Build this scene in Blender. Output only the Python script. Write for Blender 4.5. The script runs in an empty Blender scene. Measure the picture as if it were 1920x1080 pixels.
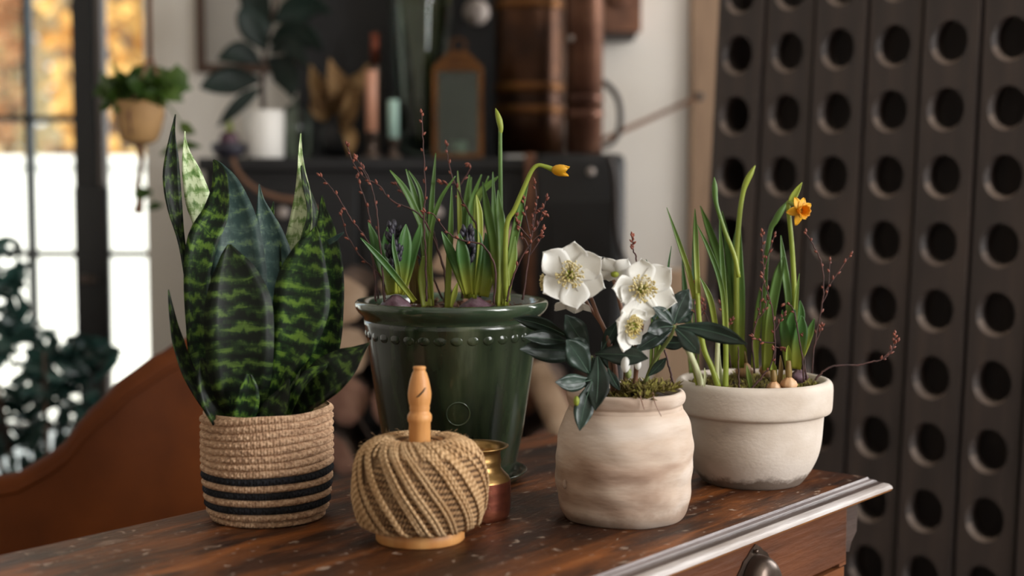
import bpy, bmesh, math, random
from mathutils import Vector, Matrix
random.seed(7)
S = bpy.context.scene
COL = S.collection

# ------------------------------------------------------------------ camera, world, light, exposure
F = 2800.0
PITCH = math.atan(215/F)
CAM = Vector((0, 0, 1.175))
TZ = 0.75                                   # table top height
cd = bpy.data.cameras.new('camera'); cam = bpy.data.objects.new('camera', cd); COL.objects.link(cam)
cd.sensor_width = 36; cd.lens = 36*F/1920
cam.location = CAM; cam.rotation_euler = (math.pi/2-PITCH, 0, 0)
cd.clip_start = .05; cd.clip_end = 100
cd.dof.use_dof = True; cd.dof.focus_distance = 1.91; cd.dof.aperture_fstop = 2.2
S.camera = cam
w = bpy.data.worlds.new('world'); S.world = w; w.use_nodes = True
w.node_tree.nodes['Background'].inputs[0].default_value = (.80, .90, 1, 1)
w.node_tree.nodes['Background'].inputs[1].default_value = 2.0
def lamp(name, typ, loc, rot, energy, color, **k):
    l = bpy.data.lights.new(name, typ); o = bpy.data.objects.new(name, l); COL.objects.link(o)
    o.location = loc; o.rotation_euler = rot; l.energy = energy; l.color = color
    for a, b in k.items(): setattr(l, a, b)
    return o
lamp('sun', 'SUN', (0, 0, 6), (math.radians(48), 0, math.radians(-25)), 9.0, (1, .93, .82), angle=.02)
lamp('window_daylight', 'AREA', (2.70, .25, 1.9), (0, math.radians(90), 0), 158, (1, .985, .965), shape='RECTANGLE', size=1.7, size_y=1.9)
lamp('rear_wall_fill', 'AREA', (2.70, 3.75, 1.75), (0, math.radians(90), 0), 80, (1, .975, .94), shape='RECTANGLE', size=1.5, size_y=1.2)  # added lamp, no source in view; brightens the back wall and rims the pots
S.view_settings.view_transform = 'Standard'; S.view_settings.look = 'None'
S.view_settings.gamma = 1; S.view_settings.use_curve_mapping = False
S.view_settings.exposure = 0.0

# ------------------------------------------------------------------ helpers
def W(px, py, d):
    xc = (px-960)/F; yc = (540-py)/F
    v = Vector((xc, yc*math.sin(PITCH)+math.cos(PITCH), yc*math.cos(PITCH)-math.sin(PITCH)))
    return CAM + v*(d/v.y)
def hexc(h):
    h = h.lstrip('#'); c = [int(h[i:i+2], 16)/255 for i in (0, 2, 4)]
    return tuple((x/12.92 if x <= .04045 else ((x+.055)/1.055)**2.4) for x in c)+(1,)
MATS = {}
def M(name, cols, scale=6, rough=.6, bump=0, bscale=60, stretch=(1, 1, 1), coord='Object', spec=.5, metal=0,
      coat=0, transl=0, detail=5, rvar=0, rotz=0, emit=0, distort=0, bdetail=3):
    m = bpy.data.materials.new(name); m.use_nodes = True; MATS[name] = m
    nt = m.node_tree; N = nt.nodes; L = nt.links; N.clear()
    out = N.new('ShaderNodeOutputMaterial'); b = N.new('ShaderNodeBsdfPrincipled')
    b.inputs['Roughness'].default_value = rough; b.inputs['Metallic'].default_value = metal
    b.inputs['Specular IOR Level'].default_value = spec
    b.inputs['Coat Weight'].default_value = coat; b.inputs['Coat Roughness'].default_value = .08
    tc = N.new('ShaderNodeTexCoord'); mp = N.new('ShaderNodeMapping')
    mp.inputs['Scale'].default_value = stretch; mp.inputs['Rotation'].default_value = (0, 0, rotz)
    L.new(tc.outputs[coord], mp.inputs['Vector'])
    if isinstance(cols, str): cols = [cols]
    if len(cols) == 1: b.inputs['Base Color'].default_value = hexc(cols[0])
    else:
        nz = N.new('ShaderNodeTexNoise'); nz.inputs['Scale'].default_value = scale; nz.inputs['Detail'].default_value = detail
        nz.inputs['Distortion'].default_value = distort
        rp = N.new('ShaderNodeValToRGB'); e = rp.color_ramp.elements
        n = len(cols)
        for i, c in enumerate(cols):
            if isinstance(c, str): c = (.32+.36*i/(n-1), c)
            el = e[i] if i < 2 else e.new(c[0])
            el.position = c[0]; el.color = hexc(c[1])
        L.new(mp.outputs[0], nz.inputs['Vector']); L.new(nz.outputs[0], rp.inputs[0]); L.new(rp.outputs[0], b.inputs['Base Color'])
        if rvar:
            mr = N.new('ShaderNodeMapRange'); mr.inputs[3].default_value = rough-rvar; mr.inputs[4].default_value = rough+rvar
            L.new(nz.outputs[0], mr.inputs[0]); L.new(mr.outputs[0], b.inputs['Roughness'])
    if bump:
        nb = N.new('ShaderNodeTexNoise'); nb.inputs['Scale'].default_value = bscale; nb.inputs['Detail'].default_value = bdetail
        bp = N.new('ShaderNodeBump'); bp.inputs['Strength'].default_value = bump; bp.inputs['Distance'].default_value = .004
        L.new(mp.outputs[0], nb.inputs['Vector']); L.new(nb.outputs[0], bp.inputs['Height']); L.new(bp.outputs[0], b.inputs['Normal'])
    if emit: b.inputs['Emission Strength'].default_value = emit
    last = b.outputs[0]
    if transl:
        t = N.new('ShaderNodeBsdfTranslucent'); mx = N.new('ShaderNodeMixShader'); mx.inputs[0].default_value = transl
        src = b.inputs['Base Color']
        if src.is_linked: L.new(src.links[0].from_socket, t.inputs[0])
        else: t.inputs[0].default_value = src.default_value
        L.new(b.outputs[0], mx.inputs[1]); L.new(t.outputs[0], mx.inputs[2]); last = mx.outputs[0]
    L.new(last, out.inputs[0])
    return m
def glassmat(name, tint, refl=.08):
    m = bpy.data.materials.new(name); m.use_nodes = True; nt = m.node_tree; N = nt.nodes; L = nt.links; N.clear(); MATS[name] = m
    out = N.new('ShaderNodeOutputMaterial'); t = N.new('ShaderNodeBsdfTransparent'); t.inputs[0].default_value = hexc(tint)
    g = N.new('ShaderNodeBsdfGlossy'); g.inputs['Roughness'].default_value = .03
    lw = N.new('ShaderNodeLayerWeight'); lw.inputs[0].default_value = refl
    ad = N.new('ShaderNodeMath'); ad.operation = 'MULTIPLY_ADD'; ad.inputs[1].default_value = .8; ad.inputs[2].default_value = .03
    mx = N.new('ShaderNodeMixShader')
    L.new(lw.outputs['Fresnel'], ad.inputs[0]); L.new(ad.outputs[0], mx.inputs[0]); L.new(t.outputs[0], mx.inputs[1]); L.new(g.outputs[0], mx.inputs[2]); L.new(mx.outputs[0], out.inputs[0])
    return m

ORG = {}
def tag(o, label=None, cat=None, group=None, kind=None):
    if label: o['label'] = label
    if cat: o['category'] = cat
    if group: o['group'] = group
    if kind: o['kind'] = kind
    return o
def thing(name, loc, label=None, cat=None, group=None, kind=None):
    o = bpy.data.objects.new(name, None); COL.objects.link(o); o.empty_display_size = .02
    o.location = loc; ORG[o] = Vector(loc)
    return tag(o, label, cat, group, kind)
def obj(name, vf, mat, parent=None, smooth=True, uv=None, solid=0, origin=None, mids=None):
    vs, fs = vf[0], vf[1]
    if uv is None and len(vf) > 2: uv = vf[2]
    og = ORG[parent] if parent is not None else (Vector(origin) if origin is not None else Vector((0, 0, 0)))
    me = bpy.data.meshes.new(name)
    me.from_pydata([tuple(Vector(v)-og) for v in vs], [], fs)
    ms = mat if isinstance(mat, (list, tuple)) else [mat]
    for m in ms: me.materials.append(MATS[m] if isinstance(m, str) else m)
    if mids: me.polygons.foreach_set('material_index', mids)
    if smooth: me.polygons.foreach_set('use_smooth', [True]*len(me.polygons))
    if uv:
        l = me.uv_layers.new(name='uv')
        for i, lp in enumerate(me.loops): l.data[i].uv = uv[lp.vertex_index]
    me.validate(); me.update()
    o = bpy.data.objects.new(name, me); COL.objects.link(o)
    if parent is not None: o.parent = parent
    else: o.location = og
    ORG[o] = og
    if solid:
        md = o.modifiers.new('thickness', 'SOLIDIFY'); md.thickness = solid; md.offset = 0
    return o
def join(*vfs):
    V, Fc, U = [], [], []
    hasuv = all(len(x) > 2 and x[2] for x in vfs)
    for x in vfs:
        k = len(V); V += list(x[0]); Fc += [tuple(i+k for i in f) for f in x[1]]
        if hasuv: U += x[2]
    return (V, Fc, U) if hasuv else (V, Fc)
def box(x0, x1, y0, y1, z0, z1, frame=None, bev=0):
    v = [Vector((x, y, z)) for z in (z0, z1) for y in (y0, y1) for x in (x0, x1)]
    f = [(0, 2, 3, 1), (4, 5, 7, 6), (0, 1, 5, 4), (2, 6, 7, 3), (0, 4, 6, 2), (1, 3, 7, 5)]
    if bev:
        bm = bmesh.new(); bv = [bm.verts.new(p) for p in v]
        for q in f: bm.faces.new([bv[i] for i in q])
        bmesh.ops.bevel(bm, geom=list(bm.edges), offset=bev, segments=2, affect='EDGES', profile=.6)
        bm.verts.index_update(); v = [p.co.copy() for p in bm.verts]; f = [tuple(p.index for p in q.verts) for q in bm.faces]; bm.free()
    if frame: v = [frame(p) for p in v]
    return v, f
def cr(pts, n):
    pts = [tuple(map(float, p)) for p in pts]
    m = len(pts)
    if m == 2: return [tuple(a+(b-a)*i/n for a, b in zip(*pts)) for i in range(n+1)]
    out = []
    for i in range(n+1):
        t = i/n*(m-1); k = min(int(t), m-2); t -= k
        p0 = pts[max(k-1, 0)]; p1 = pts[k]; p2 = pts[k+1]; p3 = pts[min(k+2, m-1)]
        out.append(tuple(.5*(2*b+(c-a)*t+(2*a-5*b+4*c-d)*t*t+(3*b-a-3*c+d)*t**3) for a, b, c, d in zip(p0, p1, p2, p3)))
    return out
def lathe(c, prof, seg=64, rf=None, cap0=True, cap1=False):
    v, f, u = [], [], []
    n = len(prof)
    for i, (r, z) in enumerate(prof):
        for k in range(seg):
            a = 2*math.pi*k/seg
            rr = r+(rf(a, z) if rf else 0)
            v.append(Vector((c[0]+rr*math.sin(a), c[1]-rr*math.cos(a), c[2]+z))); u.append((k/seg, i/n))
    for i in range(n-1):
        for k in range(seg):
            f.append((i*seg+k, i*seg+(k+1) % seg, (i+1)*seg+(k+1) % seg, (i+1)*seg+k))
    if cap0: f.append(tuple(range(seg-1, -1, -1)))
    if cap1: f.append(tuple((n-1)*seg+k for k in range(seg)))
    return v, f, u
def pxprof(cx, d, rows, base_py=None):
    """profile rows (half width px, y px) of an upright turned thing whose axis stands at depth d"""
    return [(hw*d/F, W(cx, py, d).z-TZ) for hw, py in rows]
def tubew(P, R, n=6, cap=True):
    """tube through world points"""
    v, f, u = [], [], []
    m = len(P); up = Vector((.31, -.9, .3)).normalized(); L = 0
    for i in range(m):
        T = (P[min(i+1, m-1)]-P[max(i-1, 0)]); T = T.normalized() if T.length > 1e-9 else Vector((0, 0, 1))
        A = T.cross(up); A = A.normalized() if A.length > 1e-4 else T.orthogonal().normalized()
        B = A.cross(T).normalized(); up = B
        if i: L += (P[i]-P[i-1]).length
        r = R[i] if isinstance(R, (list, tuple)) else R
        for k in range(n):
            a = 2*math.pi*k/n; v.append(P[i]+A*math.cos(a)*r+B*math.sin(a)*r); u.append((k/n, L))
    for i in range(m-1):
        for k in range(n): f.append((i*n+k, i*n+(k+1) % n, (i+1)*n+(k+1) % n, (i+1)*n+k))
    if cap: f.append(tuple(range(n-1, -1, -1))); f.append(tuple((m-1)*n+k for k in range(n)))
    return v, f, u
def tube(pts, d, n=6, seg=18):
    """pts (px, py, depth offset, radius px)"""
    s = cr(pts, seg)
    return tubew([W(a, b, d+c) for a, b, c, r in s], [max(r, .3)*d/F for a, b, c, r in s], n)
def blade(pts, d, twist=(0, 0), cup=.25, seg=22, th=.0008, wave=0):
    """leaf through (px, py, depth offset, half width px); twist from base to tip in degrees"""
    s = cr(pts, seg); P = [W(a, b, d+c) for a, b, c, h in s]; H = [max(h, .25)*d/F for a, b, c, h in s]
    v, f, u = [], [], []; L = 0; m = len(P); ph = random.random()*6
    for i in range(m):
        T = (P[min(i+1, m-1)]-P[max(i-1, 0)]).normalized()
        view = (CAM-P[i]).normalized(); A = T.cross(view); A = A.normalized() if A.length > 1e-4 else Vector((1, 0, 0))
        tw = math.radians(twist[0]+(twist[1]-twist[0])*i/(m-1)); A = Matrix.Rotation(tw, 3, T) @ A
        Nn = A.cross(T).normalized()
        if Nn.dot(view) < 0 and abs(tw) < 1.5: Nn = -Nn
        if i: L += (P[i]-P[i-1]).length
        h = H[i]; t = min(th, h*.5)
        for sgn in (-1, -.6, -.2, .2, .6, 1):
            v.append(P[i]+A*sgn*h - Nn*cup*h*(1-sgn*sgn) + Nn*cup*h*.5 + Nn*wave*h*math.sin(i*.9+ph)*abs(sgn)*(1 if sgn > 0 else -1)); u.append(((sgn+1)/2, L))
        for sgn in (.6, .2, -.2, -.6):
            v.append(P[i]+A*sgn*h - Nn*cup*h*(1-sgn*sgn) + Nn*cup*h*.5 - Nn*2*t + Nn*wave*h*math.sin(i*.9+ph)*abs(sgn)*(1 if sgn > 0 else -1)); u.append(((sgn+1)/2, L))
    n = 10
    for i in range(m-1):
        for k in range(n): f.append((i*n+k, i*n+(k+1) % n, (i+1)*n+(k+1) % n, (i+1)*n+k))
    f.append(tuple(range(n-1, -1, -1))); f.append(tuple((m-1)*n+k for k in range(n)))
    return v, f, u
def spindle(p, axis, ln, r, n=6):
    axis = axis.normalized(); A = axis.orthogonal().normalized(); B = axis.cross(A)
    v = [p]; f = []
    rows = [(.2, .7), (.45, 1), (.75, .65)]
    for t, q in rows:
        for k in range(n):
            a = 2*math.pi*k/n; v.append(p+axis*ln*t+A*math.cos(a)*r*q+B*math.sin(a)*r*q)
    v.append(p+axis*ln)
    for k in range(n):
        f.append((0, 1+(k+1) % n, 1+k)); f.append((len(v)-1, 1+2*n+k, 1+2*n+(k+1) % n))
        for j in range(2): f.append((1+j*n+k, 1+j*n+(k+1) % n, 1+(j+1)*n+(k+1) % n, 1+(j+1)*n+k))
    return v, f
def ball(c, rx, ry, rz, n=12, m=8, rf=None):
    v, f = [], []
    for j in range(m+1):
        b = math.pi*j/m
        for k in range(n):
            a = 2*math.pi*k/n; q = 1+(rf(a, b) if rf else 0)
            v.append(Vector((c[0]+rx*q*math.sin(b)*math.cos(a), c[1]+ry*q*math.sin(b)*math.sin(a), c[2]+rz*q*math.cos(b))))
    for j in range(m):
        for k in range(n): f.append((j*n+k, (j+1)*n+k, (j+1)*n+(k+1) % n, j*n+(k+1) % n))
    return v, f
def leaf_cloud(c, rad, n, size, bias=0, aspect=.45, rnd=None):
    rnd = rnd or random; v, f = [], []
    for i in range(n):
        a = rnd.random()*6.283; z = rnd.uniform(-1, 1); q = math.sqrt(1-z*z)*1.0; rr = rnd.random()**.4
        p = Vector((c[0]+rad[0]*rr*q*math.cos(a), c[1]+rad[1]*rr*q*math.sin(a), c[2]+rad[2]*rr*z))
        ax = Vector((rnd.uniform(-1, 1), rnd.uniform(-1, 1), rnd.uniform(-.9, .5))).normalized()
        sd = ax.cross(Vector((rnd.uniform(-1, 1), rnd.uniform(-1, 1), rnd.uniform(-1, 1)))).normalized()
        nn = ax.cross(sd); s = size*rnd.uniform(.6, 1.25); k = len(v)
        v += [p-ax*s*.5, p-ax*s*.2+sd*s*aspect*.45, p+ax*s*.2+sd*s*aspect*.42, p+ax*s*.6, p+ax*s*.2-sd*s*aspect*.42, p-ax*s*.2-sd*s*aspect*.45, p+nn*s*.1]
        f += [(k, k+1, k+6), (k+1, k+2, k+6), (k+2, k+3, k+6), (k+3, k+4, k+6), (k+4, k+5, k+6), (k+5, k, k+6)]
    return v, f

# ------------------------------------------------------------------ materials
M('plaster', ['#e6e0d8', '#dfd8ce'], 3, .9, .15, 40)
M('ceiling_white', '#d8d4cc', rough=.9)
M('floor_stone', ['#6d6258', '#7c7066', '#5d544b'], 3, .75, .1, 30)
M('post_wood', ['#7d634d', '#8a6f57', '#6b533f'], 4, .7, .2, 40, (6, 6, .6))
M('steel_black', '#0d0f12', rough=.45)
M('rack_wood', [(.25, '#221b18'), (.5, '#332925'), (.75, '#43362f')], 5, .62, .35, 30, (5, 5, .5), rvar=.1)
M('rack_hole_lit', [(.3, '#453831'), (.7, '#75655a')], 12, .6, .2, 60)  # paler rack wood, paints the light into the hole crescents
M('table_top', [(.26, '#1d0f09'), (.40, '#3c1f10'), (.52, '#5f3416'), (.64, '#82491f'), (.74, '#8c5a33'), (.86, '#a58a78')], 7, .46, .35, 90, (.5, 2.4, 1), rvar=.1, detail=11, distort=.8, spec=.35)
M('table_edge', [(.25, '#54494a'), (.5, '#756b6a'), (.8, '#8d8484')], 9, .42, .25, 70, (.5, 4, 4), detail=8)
M('edge_dark', [(.25, '#2c2220'), (.6, '#4b3d38'), (.8, '#6b5b54')], 9, .45, .2, 70, (.5, 4, 4))  # cove shade painted as a dark tone; also colours the corbel
M('edge_lip_sheen', [(.25, '#6b5c54'), (.42, '#9b918c'), (.6, '#b9b2b0'), (.8, '#cbc6c5')], 10, .45, .3, 70, (.35, 3, 3), detail=9)  # pale tone paints the window sheen on the lip; brown patches are wear
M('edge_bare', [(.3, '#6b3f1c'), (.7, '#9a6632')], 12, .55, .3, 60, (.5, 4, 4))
def wear(name):
    m = MATS[name]; nt = m.node_tree; N = nt.nodes; L = nt.links
    b = [n for n in N if n.type == 'BSDF_PRINCIPLED'][0]; rp = [n for n in N if n.type == 'VALTORGB'][0]; tc = [n for n in N if n.type == 'TEX_COORD'][0]
    src = rp.outputs[0]
    for sc, st_, lo, hi, col, amt in ((9, (.5, 3, 1), .60, .74, '#a8622c', .5), (3.2, (1, 1.8, 1), .44, .62, '#190d08', .85), (26, (.4, 2.0, 1), .54, .68, '#1d0f09', .8), (60, (.9, 1.3, 1), .63, .70, '#c3ae9c', .5), (14, (1, 1.4, 1), .66, .74, '#b39a86', .35)):
        mp = N.new('ShaderNodeMapping'); mp.inputs['Scale'].default_value = st_; L.new(tc.outputs['Object'], mp.inputs[0])
        nz = N.new('ShaderNodeTexNoise'); nz.inputs['Scale'].default_value = sc; nz.inputs['Detail'].default_value = 8; nz.inputs['Distortion'].default_value = .6; L.new(mp.outputs[0], nz.inputs['Vector'])
        mr = N.new('ShaderNodeMapRange'); mr.inputs[1].default_value = lo; mr.inputs[2].default_value = hi; mr.inputs[4].default_value = amt; L.new(nz.outputs[0], mr.inputs[0])
        mx = N.new('ShaderNodeMix'); mx.data_type = 'RGBA'; mx.inputs[7].default_value = hexc(col); L.new(mr.outputs[0], mx.inputs[0]); L.new(src, mx.inputs[6]); src = mx.outputs[2]
    L.new(src, b.inputs['Base Color'])
wear('table_top')
M('table_wood', [(.25, '#3a1d0e'), (.5, '#5f3318'), (.75, '#7d4a24')], 6, .5, .35, 45, (.5, 4, 4), detail=9)
M('brass_dark', ['#3b312c', '#6b5c52'], 20, .33, .1, 80, metal=.8)
M('green_glaze', [(.28, '#0d150e'), (.46, '#1b251a'), (.60, '#323d2a'), (.76, '#5c634b')], 14, .2, .15, 25, (1.6, 1.6, .25), coat=.3, detail=8)
M('green_glaze_rim', [(.3, '#26352a'), (.55, '#3c4c38'), (.70, '#5a6044'), (.80, '#9a7c50')], 11, .15, .15, 40, coat=.6)
M('jar_clay', [(.27, '#7d614f'), (.40, '#a68d7b'), (.50, '#bda998'), (.60, '#cbbcaf'), (.75, '#dad0c6')], 8, .9, .4, 35, (.7, .7, 2.4), detail=10, distort=.4)
M('bowl_clay', [(.24, '#87766a'), (.38, '#c0b1a2'), (.55, '#d2c6ba'), (.8, '#ded4ca')], 8, .9, .12, 160, (1, 1, 1.8), detail=9)
M('jute', [(.3, '#96745a'), (.5, '#c09c7c'), (.7, '#d9b898')], 120, .95, .6, 300, (1, 1, 3))
M('jute_black', [(.35, '#0c0d10'), (.7, '#1b1d24')], 60, .95, .6, 300)
def plied(name, dark, mid, light, freq=150, turns=2):
    m = M(name, [mid, light], 40, .95); nt = m.node_tree; N = nt.nodes; L = nt.links
    b = [n for n in N if n.type == 'BSDF_PRINCIPLED'][0]; tc = [n for n in N if n.type == 'TEX_COORD'][0]; rp = [n for n in N if n.type == 'VALTORGB'][0]
    sx = N.new('ShaderNodeSeparateXYZ'); L.new(tc.outputs['UV'], sx.inputs[0])
    a = N.new('ShaderNodeMath'); a.operation = 'MULTIPLY'; a.inputs[1].default_value = 6.2832*turns; L.new(sx.outputs[0], a.inputs[0])
    c = N.new('ShaderNodeMath'); c.operation = 'MULTIPLY_ADD'; c.inputs[1].default_value = 6.2832*freq; L.new(sx.outputs[1], c.inputs[0]); L.new(a.outputs[0], c.inputs[2])
    sn = N.new('ShaderNodeMath'); sn.operation = 'SINE'; L.new(c.outputs[0], sn.inputs[0])
    mr = N.new('ShaderNodeMapRange'); mr.inputs[1].default_value = -1; mr.inputs[2].default_value = .2; L.new(sn.outputs[0], mr.inputs[0])
    mx = N.new('ShaderNodeMix'); mx.data_type = 'RGBA'; mx.inputs[6].default_value = hexc(dark); L.new(mr.outputs[0], mx.inputs[0]); L.new(rp.outputs[0], mx.inputs[7]); L.new(mx.outputs[2], b.inputs['Base Color'])
    bp = N.new('ShaderNodeBump'); bp.inputs['Strength'].default_value = .6; bp.inputs['Distance'].default_value = .001; L.new(sn.outputs[0], bp.inputs['Height']); L.new(bp.outputs[0], b.inputs['Normal'])
plied('twine', '#a07a50', '#c19a6e', '#d8b68c')
plied('twine_dark', '#4c321c', '#a47d55', '#bf9a70', 130)
M('pine', [(.3, '#b9783f'), (.55, '#d09659'), (.75, '#dba76b')], 5, .5, .1, 60, (8, 8, .8))
M('copper', [(.3, '#4a2419'), (.5, '#7c4434'), (.7, '#96583d')], 14, .32, .08, 60, (1, 1, 3), metal=.85)
M('copper_aged', [(.3, '#24150d'), (.5, '#3c2415'), (.7, '#573720')], 6, .38, .1, 40, (1, 1, 1.5), metal=.75)
M('copper_pipe', [(.3, '#4a3026'), (.5, '#6e4c3d'), (.7, '#8b6450')], 6, .36, .1, 40, (1, 1, 1.5), metal=.7)
M('brass_brown', [(.3, '#4f3018'), (.7, '#7d5228')], 10, .4, metal=.7)
M('brass', [(.3, '#8a6a3e'), (.7, '#b08c57')], 14, .32, .08, 60, (1, 1, 5), metal=.9)
M('soil', ['#1c130d', '#33241a', '#150e0a'], 60, .95, .8, 120)
M('moss', [(.32, '#2c2010'), (.45, '#5a4a1e'), (.58, '#77702c'), (.72, '#a09648')], 170, .9, transl=.2)
M('twig_bark', [(.35, '#2a1815'), (.6, '#4c2c27'), (.8, '#6b433b')], 60, .7)
M('twig_bud', [(.35, '#5a2a20'), (.7, '#8b4a36')], 90, .55)
def bladeM(name, base, cols, ln=.11, transl=.28):
    """leaf colour that runs from the pale foot of the blade to its green tip (uv v = metres from the foot)"""
    m = M(name, cols, 9, .42, .05, 50, transl=transl); nt = m.node_tree; N = nt.nodes; L = nt.links
    rp = [n for n in N if n.type == 'VALTORGB'][0]; tc = [n for n in N if n.type == 'TEX_COORD'][0]
    sx = N.new('ShaderNodeSeparateXYZ'); mr = N.new('ShaderNodeMapRange'); mr.inputs[1].default_value = 0; mr.inputs[2].default_value = ln; mr.interpolation_type = 'SMOOTHSTEP'
    mx = N.new('ShaderNodeMix'); mx.data_type = 'RGBA'; mx.inputs[6].default_value = hexc(base)
    L.new(tc.outputs['UV'], sx.inputs[0]); L.new(sx.outputs[1], mr.inputs[0]); L.new(mr.outputs[0], mx.inputs[0])
    outs = [l.to_socket for l in rp.outputs[0].links]
    L.new(rp.outputs[0], mx.inputs[7])
    for o in outs: L.new(mx.outputs[2], o)
    return m
bladeM('blade_green', '#a3ac44', [(.3, '#46692c'), (.5, '#5b7d36'), (.7, '#76954a')])
bladeM('blade_dark', '#7f9140', [(.3, '#2f5227'), (.7, '#4f7436')])
bladeM('hyacinth_leaf', '#a9ad3f', [(.3, '#365f27'), (.5, '#487434'), (.7, '#5d8742')], .05)
M('blade_yellow', [(.35, '#8a9a36'), (.7, '#a9b34a')], 8, .42, transl=.3)
M('stalk_white', [(.35, '#b9bd8a'), (.7, '#dbdcb8')], 20, .45, transl=.2)
M('sheath_brown', [(.35, '#7a5b35'), (.7, '#93803f')], 20, .5, transl=.15)
M('hyacinth_bud', [(.35, '#1d1c26'), (.7, '#3a3742')], 40, .5)
M('bulb_purple', [(.3, '#2a1420'), (.5, '#4b2838'), (.72, '#7f6872')], 18, .5, .3, 60, (2, 2, .5))
M('bulb_tan', [(.3, '#8c5c39'), (.55, '#c19369'), (.75, '#ddc0a0')], 14, .55, .2, 60, (3, 3, .5))
M('petal_white', [(.3, '#efede6'), (.7, '#f8f7f3')], 14, .55, .1, 40, transl=.35)
M('stamen', [(.3, '#cdb767'), (.7, '#ece0b0')], 90, .6, transl=.2)
M('carpel', ['#8d9a2c', '#b1b947'], 90, .6, transl=.2)
M('helleb_leaf', [(.3, '#14201a'), (.55, '#23352c'), (.75, '#3d5046')], 22, .38, .25, 70, spec=.5, transl=.06)
M('helleb_stem', [(.35, '#5a3a2c'), (.7, '#86604a')], 20, .5)
M('helleb_stalk', ['#5d6a35', '#7d864c'], 20, .5)
M('leaf_rib', '#3d5745', rough=.5)
M('petal_yellow', [(.3, '#dca019'), (.7, '#f0bd2c')], 20, .5, transl=.3)
M('corona', [(.3, '#e39a14'), (.7, '#f2b023')], 20, .5, transl=.4)
M('leather', [(.3, '#4a2208'), (.55, '#5e2e0d'), (.75, '#713a14')], 5, .7, .15, 120, spec=.15)
M('chair_leg', '#20140d', rough=.5)
M('cabinet_black', ['#090a0d', '#111216'], 6, .5, .1, 40)
M('stove_iron', ['#0b0b0d', '#141315'], 8, .55, .15, 60)
M('white_ceramic', '#e4e0da', rough=.5)
M('fig_leaf', ['#0f1914', '#1a2922'], 6, .5, transl=.05, spec=.25)
M('ivy_leaf', ['#1c3312', '#3f5a20', '#5e7428'], 6, .45, transl=.25)
M('window_leaf', ['#162a24', '#24403a', '#3a5a52'], 5, .32, transl=.1)
M('bark', [(.3, '#2b1f18'), (.55, '#4a372c'), (.75, '#7a6250')], 14, .9, .6, 30, (2, 2, .6))
M('log_end', [(.3, '#7c634b'), (.5, '#9a8068'), (.75, '#b39b83')], 14, .85, .3, 60, detail=8)
M('log_brown', [(.3, '#3d281f'), (.5, '#6b4a3b'), (.75, '#8f6c59')], 16, .85, .4, 40, detail=8)
M('candle_pink', '#c08a70', rough=.5)
M('candle_mint', '#a8c8bc', rough=.5)
M('candle_white', '#ece8df', rough=.5)
M('dried', [(.3, '#7c5c3c'), (.6, '#a98659'), (.8, '#cdb085')], 8, .8, transl=.25)
M('dried_grass', [(.3, '#8d8458'), (.7, '#b8ab7c')], 8, .8, transl=.25)
M('board_black', ['#08080a', '#0f0f13'], 4, .55)
M('grey_canvas', ['#9c968e', '#a8a29a'], 3, .8)
M('frame_wood', '#4b3528', rough=.6)
M('pot_tan', ['#8f6c44', '#b48d5c'], 8, .7)
M('stile_grey', '#6f6660', rough=.6)
M('board_tan', ['#a3876d', '#bb9d80'], 5, .8, .1, 40, (6, 6, .6))

M('rope', '#6b4c38', rough=.9)
M('hose', '#2b211d', rough=.5)
M('carved', ['#5f3d2b', '#84583f'], 14, .7, .4, 40)
M('garden_white', ['#e6e4e0', '#f0eeea'], 2, .9)
M('paving', ['#cfcbc4', '#dad6cf'], 3, .9)
M('autumn_gold', ['#d39a4a', '#eec274', '#e8d096'], 2, .8, transl=.4)
M('autumn_rust', ['#bd8d64', '#dcb083', '#e8caa4'], 2, .8, transl=.4)
M('autumn_pale', ['#d8c294', '#e9d9b2', '#cbc294'], 2, .8, transl=.4)
M('trunk', ['#6b5443', '#86705d'], 4, .9)
M('plate_pale', '#a89c95', rough=.35)
glassmat('pane_glass', '#f4f7f6', .1)
glassmat('vase_glass', '#c9d6cf', .3)
def stain(name, z0, z1, col, sc=45, amt=.85):
    m = MATS[name]; nt = m.node_tree; N = nt.nodes; L = nt.links
    b = [n for n in N if n.type == 'BSDF_PRINCIPLED'][0]; src = b.inputs['Base Color'].links[0].from_socket; tc = [n for n in N if n.type == 'TEX_COORD'][0]
    sx = N.new('ShaderNodeSeparateXYZ'); L.new(tc.outputs['Object'], sx.inputs[0])
    nz = N.new('ShaderNodeTexNoise'); nz.inputs['Scale'].default_value = sc; nz.inputs['Detail'].default_value = 9; nz.inputs['Roughness'].default_value = .7; L.new(tc.outputs['Object'], nz.inputs['Vector'])
    a = N.new('ShaderNodeMapRange'); a.inputs[1].default_value = z0; a.inputs[2].default_value = z1; a.inputs[3].default_value = .62; a.inputs[4].default_value = 0; L.new(sx.outputs[2], a.inputs[0])
    ad = N.new('ShaderNodeMath'); L.new(a.outputs[0], ad.inputs[0]); L.new(nz.outputs[0], ad.inputs[1])
    mr = N.new('ShaderNodeMapRange'); mr.inputs[1].default_value = .68; mr.inputs[2].default_value = .95; mr.inputs[4].default_value = amt; L.new(ad.outputs[0], mr.inputs[0])
    mx = N.new('ShaderNodeMix'); mx.data_type = 'RGBA'; mx.inputs[7].default_value = hexc(col); L.new(mr.outputs[0], mx.inputs[0]); L.new(src, mx.inputs[6]); L.new(mx.outputs[2], b.inputs['Base Color'])
stain('bowl_clay', .004, .026, '#5d4a3a'); stain('jar_clay', .0, .03, '#7a6250', 18, .6)
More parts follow.
